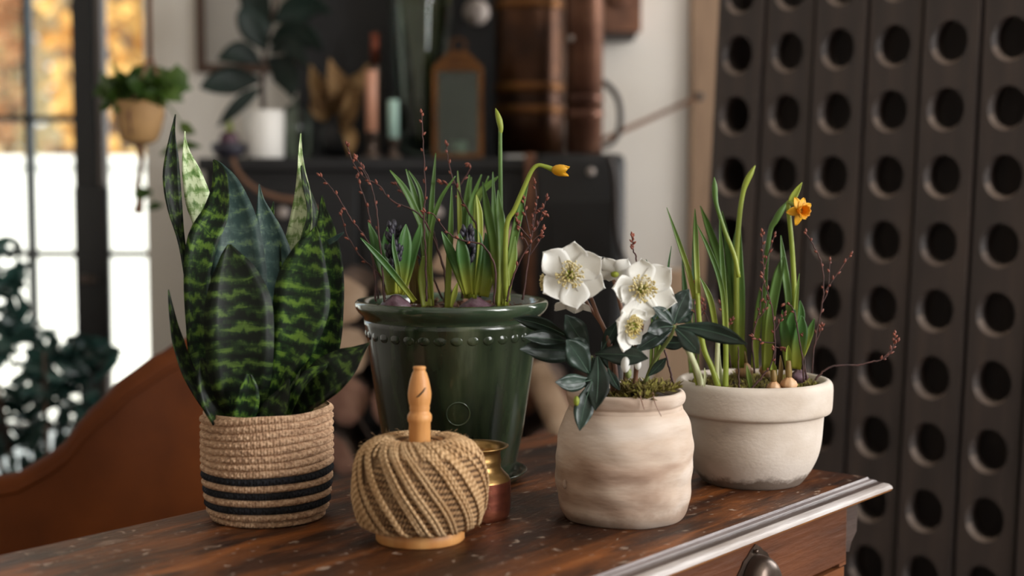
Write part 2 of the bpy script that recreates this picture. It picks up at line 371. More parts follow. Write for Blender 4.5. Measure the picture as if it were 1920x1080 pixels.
# snake plant: cross bands along the leaf length
def snakemat(name, dark, mid, light, lo=.42, hi=.58):
    m = M(name, [dark, light], 1, .48, spec=.26)
    nt = m.node_tree; N = nt.nodes; L = nt.links
    b = [n for n in N if n.type == 'BSDF_PRINCIPLED'][0]; mp = [n for n in N if n.type == 'MAPPING'][0]; tc = [n for n in N if n.type == 'TEX_COORD'][0]
    nz = [n for n in N if n.type == 'TEX_NOISE'][0]; rp = [n for n in N if n.type == 'VALTORGB'][0]
    L.new(tc.outputs['UV'], mp.inputs['Vector']); mp.inputs['Scale'].default_value = (1.25, 84, 1)
    nz.inputs['Scale'].default_value = 1.15; nz.inputs['Detail'].default_value = 7; nz.inputs['Roughness'].default_value = .62; nz.inputs['Distortion'].default_value = .9
    e = rp.color_ramp.elements; e[0].position = lo; e[0].color = hexc(dark); e[1].position = hi; e[1].color = hexc(light)
    k = e.new((lo+hi)/2); k.color = hexc(mid)
    sx = N.new('ShaderNodeSeparateXYZ'); L.new(tc.outputs['UV'], sx.inputs[0])
    m2 = N.new('ShaderNodeMapping'); m2.inputs['Scale'].default_value = (4.5, 26, 1); L.new(tc.outputs['UV'], m2.inputs[0])
    n2 = N.new('ShaderNodeTexNoise'); n2.inputs['Scale'].default_value = 1; n2.inputs['Detail'].default_value = 5; n2.inputs['Roughness'].default_value = .65; L.new(m2.outputs[0], n2.inputs['Vector'])
    a = N.new('ShaderNodeMath'); a.operation = 'MULTIPLY'; a.inputs[1].default_value = 11.5; L.new(n2.outputs[0], a.inputs[0])
    c = N.new('ShaderNodeMath'); c.operation = 'MULTIPLY_ADD'; c.inputs[1].default_value = 6.2832*47; L.new(sx.outputs[1], c.inputs[0]); L.new(a.outputs[0], c.inputs[2])
    sn = N.new('ShaderNodeMath'); sn.operation = 'SINE'; L.new(c.outputs[0], sn.inputs[0])
    mr = N.new('ShaderNodeMapRange'); mr.inputs[1].default_value = -1; mr.inputs[2].default_value = 1; mr.inputs[3].default_value = .38; mr.inputs[4].default_value = .62; L.new(sn.outputs[0], mr.inputs[0])
    av = N.new('ShaderNodeMix'); av.inputs[0].default_value = .55; L.new(nz.outputs[0], av.inputs[2]); L.new(mr.outputs[0], av.inputs[3]); L.new(av.outputs[0], rp.inputs[0])
    return m
snakemat('snake', '#0a170c', '#203a17', '#587629', .44, .59)
snakemat('snake_deep', '#070f07', '#1b2d12', '#4b6226', .45, .61)
snakemat('snake_blue', '#2f4340', '#465a52', '#718a58', .47, .66)
snakemat('snake_pale', '#4c7332', '#8aa667', '#d2dfb4', .36, .54)

# ------------------------------------------------------------------ the setting
X0, X1, Y0, Y1, ZC = -3.0, 2.6, -2.6, 4.6, 3.0
st = lambda o: tag(o, kind='structure')
st(obj('floor', box(X0-.2, X1+.2, Y0-.2, Y1+.2, -.1, 0), 'floor_stone', smooth=False))
st(obj('ceiling', box(X0-.2, X1+.2, Y0-.2, Y1+.2, ZC, ZC+.1), 'ceiling_white', smooth=False))
WX = W(275, 400, Y1).x                      # right jamb of the garden window
st(obj('wall_back', join(box(WX, X1+.2, Y1, Y1+.2, 0, ZC), box(X0-.2, WX, Y1, Y1+.2, 2.55, ZC), box(X0-.2, -2.7, Y1, Y1+.2, 0, 2.55)), 'plaster', smooth=False))
st(obj('wall_left', box(X0-.2, X0, Y0, Y1, 0, ZC), 'plaster', smooth=False))
st(obj('wall_right', join(box(X1, X1+.2, Y0, -.75, 0, ZC), box(X1, X1+.2, 1.25, 3.1, 0, ZC), box(X1, X1+.2, 4.4, Y1, 0, ZC), box(X1, X1+.2, 3.1, 4.4, 0, .95), box(X1, X1+.2, 3.1, 4.4, 2.55, ZC), box(X1, X1+.2, -.75, 1.25, 0, .95), box(X1, X1+.2, -.75, 1.25, 2.75, ZC)), 'plaster', smooth=False))
st(obj('wall_front', box(X0-.2, X1+.2, Y0-.2, Y0, 0, ZC), 'plaster', smooth=False))
w2 = st(thing('window_2', (X1+.05, .25, .95)))
for a in (-.75, -.09, .58, 1.20): obj('mullion', box(X1+.02, X1+.07, a, a+.05, .95, 2.75), 'steel_black', w2, False)
for a in (.95, 1.85, 2.70): obj('transom', box(X1+.02, X1+.07, -.75, 1.25, a, a+.05), 'steel_black', w2, False)
w3 = st(thing('added_window', (X1+.05, 3.75, .95)))  # unseen window, added with its lamp to light the back wall
for a in (3.1, 3.73, 4.35): obj('mullion', box(X1+.02, X1+.07, a, a+.05, .95, 2.55), 'steel_black', w3, False)
for a in (.95, 1.75, 2.50): obj('transom', box(X1+.02, X1+.07, 3.1, 4.4, a, a+.05), 'steel_black', w3, False)
# garden door of black steel and glass
wx = lambda px: W(px, 400, Y1).x
wz = lambda py: W(960, py, Y1).z
win = st(thing('window_1', (-1.9, Y1, 0)))
yf0, yf1 = Y1+.03, Y1+.09
obj('stile', box(wx(139), wx(179), yf0-.02, yf1, 0, 2.55), 'steel_black', win, False)
obj('stile', box(wx(181), wx(192), yf0, yf1, 0, 2.55), 'stile_grey', win, False)
obj('lock_box', box(wx(141), wx(206), yf0-.05, yf0-.02, wz(650), wz(350), bev=.004), 'steel_black', win)
h = obj('handle', tubew([Vector((wx(160), yf0-.05, wz(520))), Vector((wx(160), yf0-.10, wz(520))), Vector((wx(190), yf0-.10, wz(522)))], .009, 8), 'brass_dark', win)
for a in (48, -120): obj('mullion', box(wx(a)-.008, wx(a)+.008, yf0, yf1, 0, 2.55), 'steel_black', win, False)
for z in (wz(222), wz(478), .38, 1.95): obj('transom', box(-2.7, wx(139), yf0, yf1, z-.009, z+.009), 'steel_black', win, False)
for z in (wz(478), 1.95): obj('transom', box(wx(192), WX, yf0, yf1, z-.009, z+.009), 'steel_black', win, False)
for a, b in ((-2.7, wx(-120)), (wx(-120), wx(48)), (wx(48), wx(139)), (wx(192), WX)):
    obj('pane', box(a+.008, b-.008, yf0+.025, yf0+.03, .02, 2.54), 'pane_glass', win, False)
st(obj('trim_1', box(W(1298, 400, 4.5).x, W(1328, 400, 4.5).x+.05, 4.575, Y1, 0, ZC, bev=.003), 'post_wood', smooth=False))
st(obj('baseboard_back', box(WX, X1, Y1-.015, Y1, 0, .1), 'plaster', smooth=False))

# garden
st(obj('ground', box(-14, 10, Y1+.2, 22, -.12, -.02), 'paving', smooth=False))
gz = W(100, 293, 8.2).z
tag(obj('garden_wall', join(box(-9, 3, 8.2, 8.5, -.02, gz-.04), box(-9, 3, 8.15, 8.55, gz-.04, gz)), 'garden_white', smooth=False, origin=(-3, 8.2, -.02)), 'white rendered garden wall beyond the glass door', 'wall')
def autumn_tree(px, d, m, hgt, label, seed):
    r = random.Random(seed); x = W(px, 100, d).x
    t = thing('autumn_tree', (x, d, -.02), label, 'tree', 'autumn trees beyond the garden wall')
    P = [Vector((x+.1*math.sin(i*.9+seed), d, -.02+hgt*i/8)) for i in range(9)]
    obj('trunk', tubew(P, [.13-.011*i for i in range(9)], 8), 'trunk', t)
    for k in range(7):
        b = P[3+k % 5]; e = b+Vector((r.uniform(-.35, .35), r.uniform(-.35, .35), r.uniform(.5, 1.2)))
        obj('branch', tubew([b, (b+e)/2+Vector((0, 0, -.08)), e], [.05, .035, .012], 6), 'trunk', t)
    tag(obj('foliage', leaf_cloud((x, d, hgt*.58), (.42, .42, hgt*.52), 1500, .15, aspect=.7, rnd=r), m, t), kind='stuff')
for i, (px, d, m, hg, lb) in enumerate([(-70, 9.8, 'autumn_rust', 5.2, 'rust-brown autumn tree at the left edge of the garden view'),
        (10, 10.9, 'autumn_pale', 5.6, 'pale straw-coloured autumn tree behind the thin door mullion'),
        (105, 12.0, 'autumn_rust', 5.4, 'tawny autumn tree just left of the black door stile'),
        (195, 9.8, 'autumn_gold', 5.8, 'golden autumn tree seen between door stile and wall'),
        (275, 13.1, 'autumn_gold', 5.5, 'golden autumn tree mostly hidden by the white wall')]):
    autumn_tree(px, d, m, hg, lb, i+3)

# ------------------------------------------------------------------ the desk
U = Vector((.624, .782, 0)).normalized(); V = Vector((U.y, -U.x, 0))
def ontable(px, py, z=0):
    a = W(px, py, 1.0)-CAM; return CAM + a*((TZ+z-CAM.z)/a.z)
C0 = ontable(1627, 894)                      # front right corner of the flat top
DEPTH = abs((ontable(390, 954)-C0).dot(V)); LEN = 1.55
fr = lambda p: C0 + U*p[0] + V*p[1] + Vector((0, 0, p[2]))     # x along the desk from its right end, y outwards from the front edge, z from the top
desk = thing('desk', (fr((-LEN/2, -DEPTH/2, 0)).x, fr((-LEN/2, -DEPTH/2, 0)).y, 0), 'dark worn wooden desk with moulded edge carrying the potted plants', 'desk')
def deskobj(name, vf, mat, parent=None, smooth=False):
    """built in the desk's own axes so that the grain runs along it"""
    parent = parent or desk
    me_v = [tuple(Vector((p[0]+LEN/2, p[1]+DEPTH/2, p[2]+TZ))) for p in vf[0]]
    me = bpy.data.meshes.new(name); me.from_pydata(me_v, [], vf[1]); me.materials.append(MATS[mat])
    if smooth: me.polygons.foreach_set('use_smooth', [True]*len(me.polygons))
    me.update(); o = bpy.data.objects.new(name, me); COL.objects.link(o); o.parent = parent; ORG[o] = Vector()
    if smooth:
        md = o.modifiers.new('edges', 'EDGE_SPLIT'); md.split_angle = math.radians(38)
    return o
desk.rotation_euler = (0, 0, math.atan2(U.y, U.x))
# local frame of the desk: x = U, y = -V ; flip y
flip = lambda vf: ([Vector((p[0], -p[1]-DEPTH, p[2])) for p in vf[0]], [tuple(reversed(q)) for q in vf[1]])
deskobj('tabletop', flip(box(-LEN, 0, -DEPTH, 0, -.02, 0)), 'table_top')
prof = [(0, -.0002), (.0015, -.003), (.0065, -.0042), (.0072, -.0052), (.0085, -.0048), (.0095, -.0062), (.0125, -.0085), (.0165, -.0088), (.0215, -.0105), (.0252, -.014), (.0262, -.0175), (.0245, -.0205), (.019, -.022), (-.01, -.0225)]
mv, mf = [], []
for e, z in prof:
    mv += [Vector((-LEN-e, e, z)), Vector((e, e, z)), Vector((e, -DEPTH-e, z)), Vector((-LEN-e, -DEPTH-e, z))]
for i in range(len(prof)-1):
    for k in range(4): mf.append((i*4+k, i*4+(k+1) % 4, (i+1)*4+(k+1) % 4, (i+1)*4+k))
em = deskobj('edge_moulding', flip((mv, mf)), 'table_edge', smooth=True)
for m_ in ('edge_dark', 'edge_lip_sheen', 'edge_bare'): em.data.materials.append(MATS[m_])
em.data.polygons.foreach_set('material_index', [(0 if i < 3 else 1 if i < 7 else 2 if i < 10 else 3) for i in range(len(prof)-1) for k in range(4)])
IN = .052
deskobj('apron', flip(join(box(-LEN+IN, -IN, -DEPTH+.03, -DEPTH+.05, -.115, -.0226), box(-IN-.02, -IN, -DEPTH+.03, -.006, -.115, -.0226), box(-LEN+IN, -LEN+IN+.02, -DEPTH+.03, -.006, -.115, -.0226))), 'table_wood')
deskobj('rail', flip(box(-LEN+IN, -IN-.001, -.02, -.008, -.135, -.118)), 'table_wood')
for a, b in ((-LEN/2+.01, -IN-.003), (-LEN+IN+.003, -LEN/2-.01)):
    dr = deskobj('drawer', flip(box(a, b, -.03, -.004, -.110, -.026, bev=.002)), 'table_wood')
    # cup pull
    mid = (a+b)/2 if b < -.5 else -.312
    hp = []
    for k in range(25):
        t = 2*math.pi*k/24; rr = .036*(1+.10*math.cos(4*t)+.05*math.cos(8*t)); hp.append(Vector((mid+rr*math.cos(t)*1.22, -.002, -.0745+rr*math.sin(t)*.95)))
    hb = [p+Vector((0, -.0025, 0)) for p in hp]
    deskobj('backplate', flip((hp+hb, [tuple(range(24)), tuple(range(48, 24, -1))]+[(i, i+25, i+26, i+1) for i in range(24)])), 'brass_dark', dr)
    cv, cf = [], []
    for j in range(9):
        bb = math.pi/2*j/8
        for k in range(17):
            aa = math.pi*k/16
            cv.append(Vector((mid+.040*math.cos(aa)*math.cos(bb)**.5, -.001+.027*math.sin(bb)**.8, -.100+.052*math.sin(aa)*math.cos(bb)**.45)))
    for j in range(8):
        for k in range(16): cf.append((j*17+k, j*17+k+1, (j+1)*17+k+1, (j+1)*17+k))
    deskobj('cup_pull', flip((cv, cf)), 'brass_dark', dr, True)
    deskobj('pin', flip(ball((mid-.004, .001, -.043), .003, .003, .003, 10, 6)), 'brass_dark', dr, True)
for sx in (0, 1):
    for sy in (0, 1):
        x = -IN-.05 if sx == 0 else -LEN+IN; y = -.058 if sy == 0 else -DEPTH+.03
        pr = [(.025, -.1355), (.025, -.2), (.02, -.21), (.024, -.22), (.018, -.25), (.024, -.42), (.016, -.64), (.024, -.66), (.02, -.7), (.02, -.7499)]
        if sy == 1: pr = [(.025, -.1155)]+pr[1:]
        lv = lathe((x+.025, y+.025, 0), pr[::-1], 20, cap1=True)
        deskobj('leg', flip((lv[0], lv[1])), 'table_wood', smooth=True)
cb = [(0, -.023), (.036, -.023), (.036, -.05), (.034, -.075), (.018, -.088), (.012, -.10), (0, -.098)]
cvv = [Vector((-IN+.0005+a, y, z)) for y in (-.05, -.007) for a, z in cb]; n = len(cb)
deskobj('corbel', flip((cvv, [tuple(range(n)), tuple(range(2*n-1, n-1, -1))]+[(i, i+n, (i+1) % n+n, (i+1) % n) for i in range(n)])), 'edge_dark')

# ------------------------------------------------------------------ bottle rack with bored planks
RA = Vector((.748, -.663, 0)).normalized(); RN = Vector((-RA.y, RA.x, 0))   # RN points away from the camera
rb = W(1375, 326, 3.22); pitch_w = .1206; LEAN = math.radians(4)
rack = thing('riddling_rack', (rb.x+RA.x*.3, rb.y+RA.y*.3, 0), 'dark wooden bottle rack with rows of round bored holes behind the desk', 'bottle rack')
rack.rotation_euler = (0, 0, math.atan2(RA.y, RA.x))
def plank_mesh():
    wdt = .1125; cell = .13; v, f, ids = [], [], []
    rows = range(-8, 5); zb = 1.175+cell*(rows[0]-.5); zt = 1.175+cell*(rows[-1]+.5)
    def q(p): v.append(p); return len(v)-1
    for r in rows:
        zc = 1.175+cell*r; B = []
        for k in range(24):
            s, t = divmod(k, 6); t = t/6*2-1
            B.append([(t, -1), (1, t), (-t, 1), (-1, -t)][s])
        rings = []
        R0 = [q((x*wdt/2, 0, zc+z*cell/2)) for x, z in B]
        ang = [math.atan2(z, x) for x, z in B]
        def ring(cx, cz, rr, y, sq=1.0): return [q((cx+rr*math.cos(a), y, zc+cz+rr*sq*math.sin(a))) for a in ang]
        R1 = ring(-.003, -.004, .0385, 0, 1.12); R2 = ring(.0005, .0, .0345, .009, 1.12); R3 = ring(.002, .002, .0375, .022, 1.12); R4 = ring(.003, .003, .042, .05, 1.12)
        R5 = [q((x*wdt/2, .05, zc+z*cell/2)) for x, z in B]
        for a, b, m in ((R0, R1, 0), (R1, R2, 1), (R2, R3, 0), (R3, R4, 0), (R4, R5, 0)):
            for k in range(24): f.append((a[k], a[(k+1) % 24], b[(k+1) % 24], b[k])); ids.append(1 if m and -2.9 < ang[k] < -.9 else 0)  # lower-left chamfer faces carry the painted crescent of light
    a = [q((sx*wdt/2, y, z)) for sx in (-1, 1) for y in (0, .05) for z in (zb, zt)]
    for qd in ((0, 1, 3, 2), (4, 6, 7, 5), (0, 2, 6, 4), (1, 5, 7, 3)): f.append(tuple(a[i] for i in qd)); ids.append(0)
    return v, f, ids, zb, zt
pv, pf, pids, zb, zt = plank_mesh()
pm = bpy.data.meshes.new('plank'); pm.from_pydata(pv, [], pf); pm.materials.append(MATS['rack_wood']); pm.materials.append(MATS['rack_hole_lit']); pm.polygons.foreach_set('material_index', pids); pm.update()
bm_ = box(-.056, .056, 0, .03, 0, 1.75, bev=.003); bpm = bpy.data.meshes.new('back_plank'); bpm.from_pydata([tuple(p) for p in bm_[0]], [], bm_[1]); bpm.materials.append(MATS['rack_wood'])
for i in range(8):
    o = bpy.data.objects.new('plank', pm); COL.objects.link(o); o.parent = rack
    o.location = (-.3+pitch_w*i, 1.175*math.tan(LEAN)*-1 + (0.002 if i % 2 else -.003), 0); o.rotation_euler = (-LEAN, 0, 0)
    o = bpy.data.objects.new('back_plank', bpm); COL.objects.link(o); o.parent = rack
    o.location = (-.3+pitch_w*i, .52, 0); o.rotation_euler = (math.radians(8), 0, 0)
o = obj('added_backing', box(-.365, .615, .16, .175, .12, zt), 'rack_wood', None, False); o.parent = rack; o.location = (0, -1.175*math.tan(LEAN), 0); o.rotation_euler = (-LEAN, 0, 0)  # board added behind the planks so the bores stay dark
for x in (-.3665, .6135):
    o = obj('added_end_board', box(x, x+.004, .0505, .16, .12, zt), 'rack_wood', None, False); o.parent = rack; o.location = (0, -1.175*math.tan(LEAN), 0); o.rotation_euler = (-LEAN, 0, 0)  # added sides, close the gap against light
for x in (-.40, .62):
    o = obj('foot', box(x, x+.03, -.12, .5, 0, .10), 'rack_wood', None, False); o.parent = rack
print('rack z', zb, zt)

# ------------------------------------------------------------------ background furniture
cabx0 = W(374, 297, 4.0).x; cabx1 = W(992, 297, 4.0).x; cabz = W(700, 296, 4.0).z
cab = thing('sideboard', ((cabx0+cabx1)/2, 4.27, 0), 'tall black wooden sideboard with drawers against the white wall', 'sideboard')
obj('body', box(cabx0+.01, cabx1-.01, 4.02, 4.58, 0, cabz-.035), 'cabinet_black', cab, False)
obj('top', box(cabx0-.005, cabx1+.005, 3.99, 4.59, cabz-.0349, cabz, bev=.006), 'cabinet_black', cab, False)
nx = 2
for r in range(3):
    for c in range(nx):
        xa = cabx0+.03+(cabx1-cabx0-.06)/nx*c; xb = xa+(cabx1-cabx0-.06)/nx-.02
        z1 = cabz-.07-r*.34; z0 = z1-.31
        d = obj('drawer', box(xa, xb, 4.0, 4.0199, z0, z1, bev=.004), 'cabinet_black', cab, False)
        k = lathe((0, 0, 0), [(.006, 0), (.006, .012), (.015, .018), (.016, .025), (.009, .03)], 16, cap1=True)
        obj('knob', ([Vector(((xa+xb)/2+p.x, 3.9999-p.z, (z0+z1)/2+.08+p.y)) for p in k[0]], k[1]), 'plate_pale', d)
sx0 = W(1000, 297, 4.0).x; sx1 = W(1172, 297, 4.0).x; sz = W(1100, 288, 4.0).z
sv = thing('stove', ((sx0+sx1)/2, 4.2, 0), 'black iron stove with rounded corner beside the sideboard', 'stove')
obj('body', box(sx0, sx1, 3.96, 4.5, .12, sz, bev=.025), 'stove_iron', sv)
obj('door', box(sx0+.04, sx1-.03, 3.945, 3.9599, .45, sz-.12, bev=.006), 'stove_iron', sv, False)
obj('knob', ball((W(1108, 322, 3.95).x, 3.948, W(1108, 322, 3.95).z), .011, .012, .011, 14, 8), 'plate_pale', sv)
obj('trim_strip', box(W(984, 297, 3.96).x, W(984, 297, 3.96).x+.028, 3.965, 3.985, .1, sz, bev=.004), 'carved', sv, False)
for x in (sx0+.03, sx1-.06):
    for y in (4.0, 4.42): obj('foot', box(x, x+.03, y, y+.03, 0, .1199), 'stove_iron', sv, False)
# wooden picture frame on the wall behind the fig
px0 = W(366, 0, 4.57).x; px1 = W(560, 0, 4.57).x; pz0 = W(400, 136, 4.57).z; pz1 = 2.35
pic = thing('picture', ((px0+px1)/2, 4.57, pz0), 'thin brown frame with plain grey canvas hanging on the white wall', 'picture')
fw = .026
for nm, b in (('frame_side', (px0, px0+fw, pz0, pz1)), ('frame_side', (px1-fw, px1, pz0, pz1)), ('frame_bar', (px0+fw, px1-fw, pz0, pz0+fw)), ('frame_bar', (px0+fw, px1-fw, pz1-fw, pz1))):
    obj(nm, box(b[0], b[1], 4.565, 4.5999, b[2], b[3], bev=.003), 'frame_wood', pic, False)
obj('canvas', box(px0+fw, px1-fw, 4.58, 4.595, pz0+fw, pz1-fw), 'grey_canvas', pic, False)
# dark board leaning behind the ornaments
bx0 = W(556, 0, 4.48).x; bx1 = W(945, 0, 4.48).x
brd = thing('blackboard', ((bx0+bx1)/2, 4.5, cabz), 'large black board standing on the sideboard behind the ornaments', 'board')
obj('panel', box(bx0, bx1, 4.47, 4.495, cabz, 2.3, bev=.004), 'board_black', brd, False)
pl = W(893, 22, 4.44); tag(obj('wall_plate', lathe((0, 0, 0), [(.012, .02), (.022, .02), (.024, .012), (.038, .006), (.039, .0), (.02, -.004)], 28, cap1=True), 'plate_pale'), 'small round pale plate hung on the black board', 'plate')
o = bpy.data.objects['wall_plate']; o.rotation_euler = (math.pi/2, 0, 0); o.location = (pl.x, 4.448, pl.z)

# ornaments on the sideboard
def onc(px, d=4.15): return Vector((W(px, 290, d).x, d, cabz))
def pp(px, d, rows, base_z):
    return [(hw*d/F, W(px, py, d).z-base_z) for hw, py in rows]
c = onc(497, 4.12)
fig = thing('potted_fig', c, 'dark-leaved fig in a white cylinder pot on the sideboard', 'potted plant')
ph = W(497, 207, 4.12).z-cabz
obj('pot', lathe(c, [(.050, 0), (.052, .004), (.055, ph-.003), (.053, ph), (.049, ph-.003), (.049, ph-.02), (.0, ph-.021)], 40), 'white_ceramic', fig)
obj('stem', tube([(494, 210, 0, 5), (492, 150, 0, 4.5), (500, 80, .02, 4), (515, 10, 0, 3.5), (520, -70, 0, 3)], 4.12), 'bark', fig)
for pts in ([(490, 150, 0, 3), (440, 150, -.02, 26), (400, 158, -.05, 20), (375, 165, -.06, 2)],
            [(490, 120, 0, 3), (455, 100, -.03, 22), (425, 105, -.05, 14), (408, 112, -.05, 2)],
            [(488, 165, 0, 3), (460, 185, -.05, 13), (430, 215, -.08, 11), (408, 238, -.1, 1)],
            [(500, 95, 0, 3), (480, 60, -.02, 26), (462, 30, -.03, 22), (458, 5, -.04, 3)],
            [(500, 110, 0, 3), (530, 130, -.05, 26), (545, 160, -.08, 18), (548, 185, -.09, 2)],
            [(505, 80, 0, 3), (545, 60, -.03, 24), (580, 70, -.05, 20), (605, 95, -.05, 2)],
            [(512, 40, 0, 3), (550, 20, 0, 26), (590, 10, 0, 18), (620, 25, 0, 2)],
            [(510, 50, 0, 3), (480, 5, .02, 28), (470, -30, .03, 20), (465, -60, .03, 2)],
            [(508, 100, 0, 3), (530, 85, -.07, 18), (560, 100, -.1, 15), (575, 130, -.1, 2)],
            [(516, -20, 0, 3), (560, -50, 0, 24), (600, -60, 0, 3)]):
    obj('leaf', blade(pts, 4.12, (0, 25), .2, 14, .001), 'fig_leaf', fig)
c = onc(430, 4.1)
bu = thing('forced_bulb', c, 'sprouting bulb in a dark bowl beside the white pot', 'potted plant')
obj('bowl', lathe(c, [(.02, 0), (.04, .008), (.05, .03), (.046, .042), (.04, .036), (0, .034)], 32), 'hyacinth_bud', bu)
obj('bulb', ball((c.x, c.y, c.z+.05), .028, .028, .026, 14, 8), 'bulb_purple', bu)
obj('shoot', tube([(428, 262, 0, 9), (430, 245, 0, 8), (431, 222, 0, 2)], 4.1), 'blade_yellow', bu)
c = onc(556, 4.34)
gl = thing('glass_cloche', c, 'clear glass dome on the sideboard beside the white pot', 'glass dome')
obj('dome', lathe(c, [(.045, 0), (.045, .10), (.04, .135), (.026, .155), (.008, .162), (.008, .175), (0, .178)], 36), 'vase_glass', gl)
def candle(px, y0, y1, hw, m, hold_hw, label, d=4.08):
    c = onc(px, d); t = thing('candlestick', c, label, 'candlestick'); zt = W(px, y1, d).z-cabz
    r = hw*d/F; hr = hold_hw*d/F
    obj('holder', lathe(c, [(hr, 0), (hr, .006), (hr*.5, .012), (hr*.35, zt*.5), (hr*.55, zt*.8), (r*1.25, zt-.004), (r*1.25, zt+.004), (r*1.02, zt+.004), (r*1.02, zt), (0, zt)], 28), 'brass_dark', t)
    z2 = W(px, y0, d).z-cabz
    cn = obj('candle', lathe(c, [(r, zt+.0005), (r, z2-.003), (r*.85, z2), (0, z2-.002)], 24), m, t)
    obj('wick', tubew([c+Vector((0, 0, z2-.003)), c+Vector((.001, 0, z2+.008))], .0012, 5), 'chair_leg', cn)
candle(697, 132, 250, 11, 'candle_pink', 20, 'dusty pink candle in a dark copper holder by the dried leaves')
candle(738, 187, 262, 10, 'candle_mint', 18, 'pale mint candle in a low copper holder by the glass vase')
candle(705, 62, 125, 9, 'copper', 22, 'tall copper candlestick standing behind the pink candle', 4.3)
# dried leaves
c = onc(630, 4.25)
dl = thing('dried_bouquet', c, 'bouquet of curled dry tan leaves in a dark vase', 'dried bouquet')
obj('vase', lathe(c, [(.03, 0), (.045, .03), (.05, .07), (.03, .11), (.022, .13), (.028, .14), (.02, .135), (0, .05)], 32), 'cabinet_black', dl)
for pts in ([(630, 230, 0, 3), (610, 190, -.05, 20), (590, 150, -.05, 14), (583, 122, -.05, 2)], [(632, 235, 0, 3), (640, 180, -.08, 24), (625, 140, -.1, 16), (618, 110, -.1, 2)],
            [(635, 230, 0, 3), (660, 170, -.06, 18), (680, 140, -.07, 12), (690, 120, -.08, 2)], [(632, 240, 0, 3), (650, 220, -.1, 16), (662, 180, -.12, 14), (668, 160, -.12, 2)],
            [(630, 230, 0, 3), (600, 210, -.05, 14), (588, 190, -.05, 9), (584, 170, -.05, 1)], [(634, 235, 0, 3), (655, 250, -.12, 12), (660, 275, -.14, 10), (656, 292, -.15, 1)]):
    obj('dry_leaf', blade(pts, 4.25, (-30, 50), .6, 14, .001, .15), 'dried', dl)
# glass vase of grasses
c = onc(790, 4.3)
gv = thing('glass_vase', c, 'tall clear glass vase on the sideboard holding dried grasses', 'vase')
vr = [(40, 288), (44, 250), (46, 180), (52, 90), (58, 20), (62, -40), (60, -42), (55, 20), (49, 90), (43, 180), (41, 250), (0, 280)]
obj('body', lathe(c, pp(790, 4.3, vr, cabz), 40), 'vase_glass', gv)
gr = []
for i in range(38):
    a = random.uniform(-14, 14); b = random.uniform(-75, 85); dz = random.uniform(-.03, .03)
    gr.append(tube([(790+a*.3, 275, dz*.3, 1.5), (790+a, 150, dz*.6, 1.8), (790+b*.5, 40, dz, 1.8), (790+b*.8, -60, dz*1.6, 3.5), (790+b*1.2, -130, dz*2, 1)], 4.3, 5, 10))
tag(obj('grass_bunch', join(*gr), 'dried_grass', origin=c), 'bunch of dry grasses standing in the tall glass vase', 'dried grass', kind='stuff')
# lantern
c = onc(860, 4.12)
la = thing('lantern', c, 'small brass lantern with glass sides on the sideboard', 'lantern')
zL = W(860, 128, 4.12).z; hw = 46*4.12/F
obj('base', box(c.x-hw, c.x+hw, c.y-hw, c.y+hw, cabz, cabz+.012, bev=.003), 'brass_brown', la, False)
for sx in (-1, 1):
    for sy in (-1, 1): obj('post', box(c.x+sx*(hw-.006)-.006, c.x+sx*(hw-.006)+.006, c.y+sy*(hw-.006)-.006, c.y+sy*(hw-.006)+.006, cabz+.0121, zL-.0121), 'brass_brown', la, False)
obj('top_frame', box(c.x-hw, c.x+hw, c.y-hw, c.y+hw, zL-.012, zL, bev=.003), 'brass_brown', la, False)
rv = [Vector((c.x+a*hw, c.y+b*hw, zL+.0002)) for a, b in ((-1, -1), (1, -1), (1, 1), (-1, 1))]+[Vector((c.x+a*hw*.35, c.y+b*hw*.35, zL+.045)) for a, b in ((-1, -1), (1, -1), (1, 1), (-1, 1))]
obj('roof', (rv, [(0, 1, 5, 4), (1, 2, 6, 5), (2, 3, 7, 6), (3, 0, 4, 7), (4, 5, 6, 7), (3, 2, 1, 0)]), 'brass_brown', la, False)
rg = [Vector((c.x+.02*math.sin(i/12*6.283), c.y, zL+.062+.02*math.cos(i/12*6.283))) for i in range(13)]
obj('ring', tubew(rg, .0025, 6, False), 'brass_brown', la)
for sx in (-1, 1):
    obj('pane', box(c.x+sx*(hw-.006)-.001, c.x+sx*(hw-.006)+.001, c.y-hw+.0125, c.y+hw-.0125, cabz+.0121, zL-.0121), 'vase_glass', la, False)
    obj('pane', box(c.x-hw+.0125, c.x+hw-.0125, c.y+sx*(hw-.006)-.001, c.y+sx*(hw-.006)+.001, cabz+.0121, zL-.0121), 'vase_glass', la, False)
tag(obj('pillar_candle', lathe((c.x, c.y, cabz+.0125), [(.021, 0), (.022, .03), (.019, .034), (0, .031)], 24), 'candle_white', origin=(c.x, c.y, cabz+.0125)), 'short white candle standing inside the brass lantern', 'candle')
# copper boiler on the stove
bx = W(994, 0, 4.25).x; br = 66*4.25/F
cz = sz+.0005
bo = thing('copper_boiler', (bx, 4.25, cz), 'tall tarnished copper boiler with brass bands on the stove', 'boiler')
bz = lambda py: W(990, py, 4.25).z-cz
obj('tank', lathe((bx, 4.25, cz), [(br, 0), (br, bz(220)), (br*1.0, bz(160)), (br, bz(40)), (br, 1.0), (br*.7, 1.08), (0, 1.1)], 56), 'copper_aged', bo)
for y in (166, 208, 12):
    z = bz(y); obj('band', lathe((bx, 4.25, cz), [(br*.999, z-.014), (br*1.035, z-.011), (br*1.045, z), (br*1.035, z+.011), (br*.999, z+.014)], 56, cap0=False), 'brass_brown', bo)
qx = W(1096, 0, 4.1).x; qr = 35*4.1/F
fl = thing('copper_flue', (qx, 4.1, cz), 'upright copper pipe with a round rivet beside the boiler', 'pipe')
fzz = lambda py: W(1096, py, 4.1).z-cz
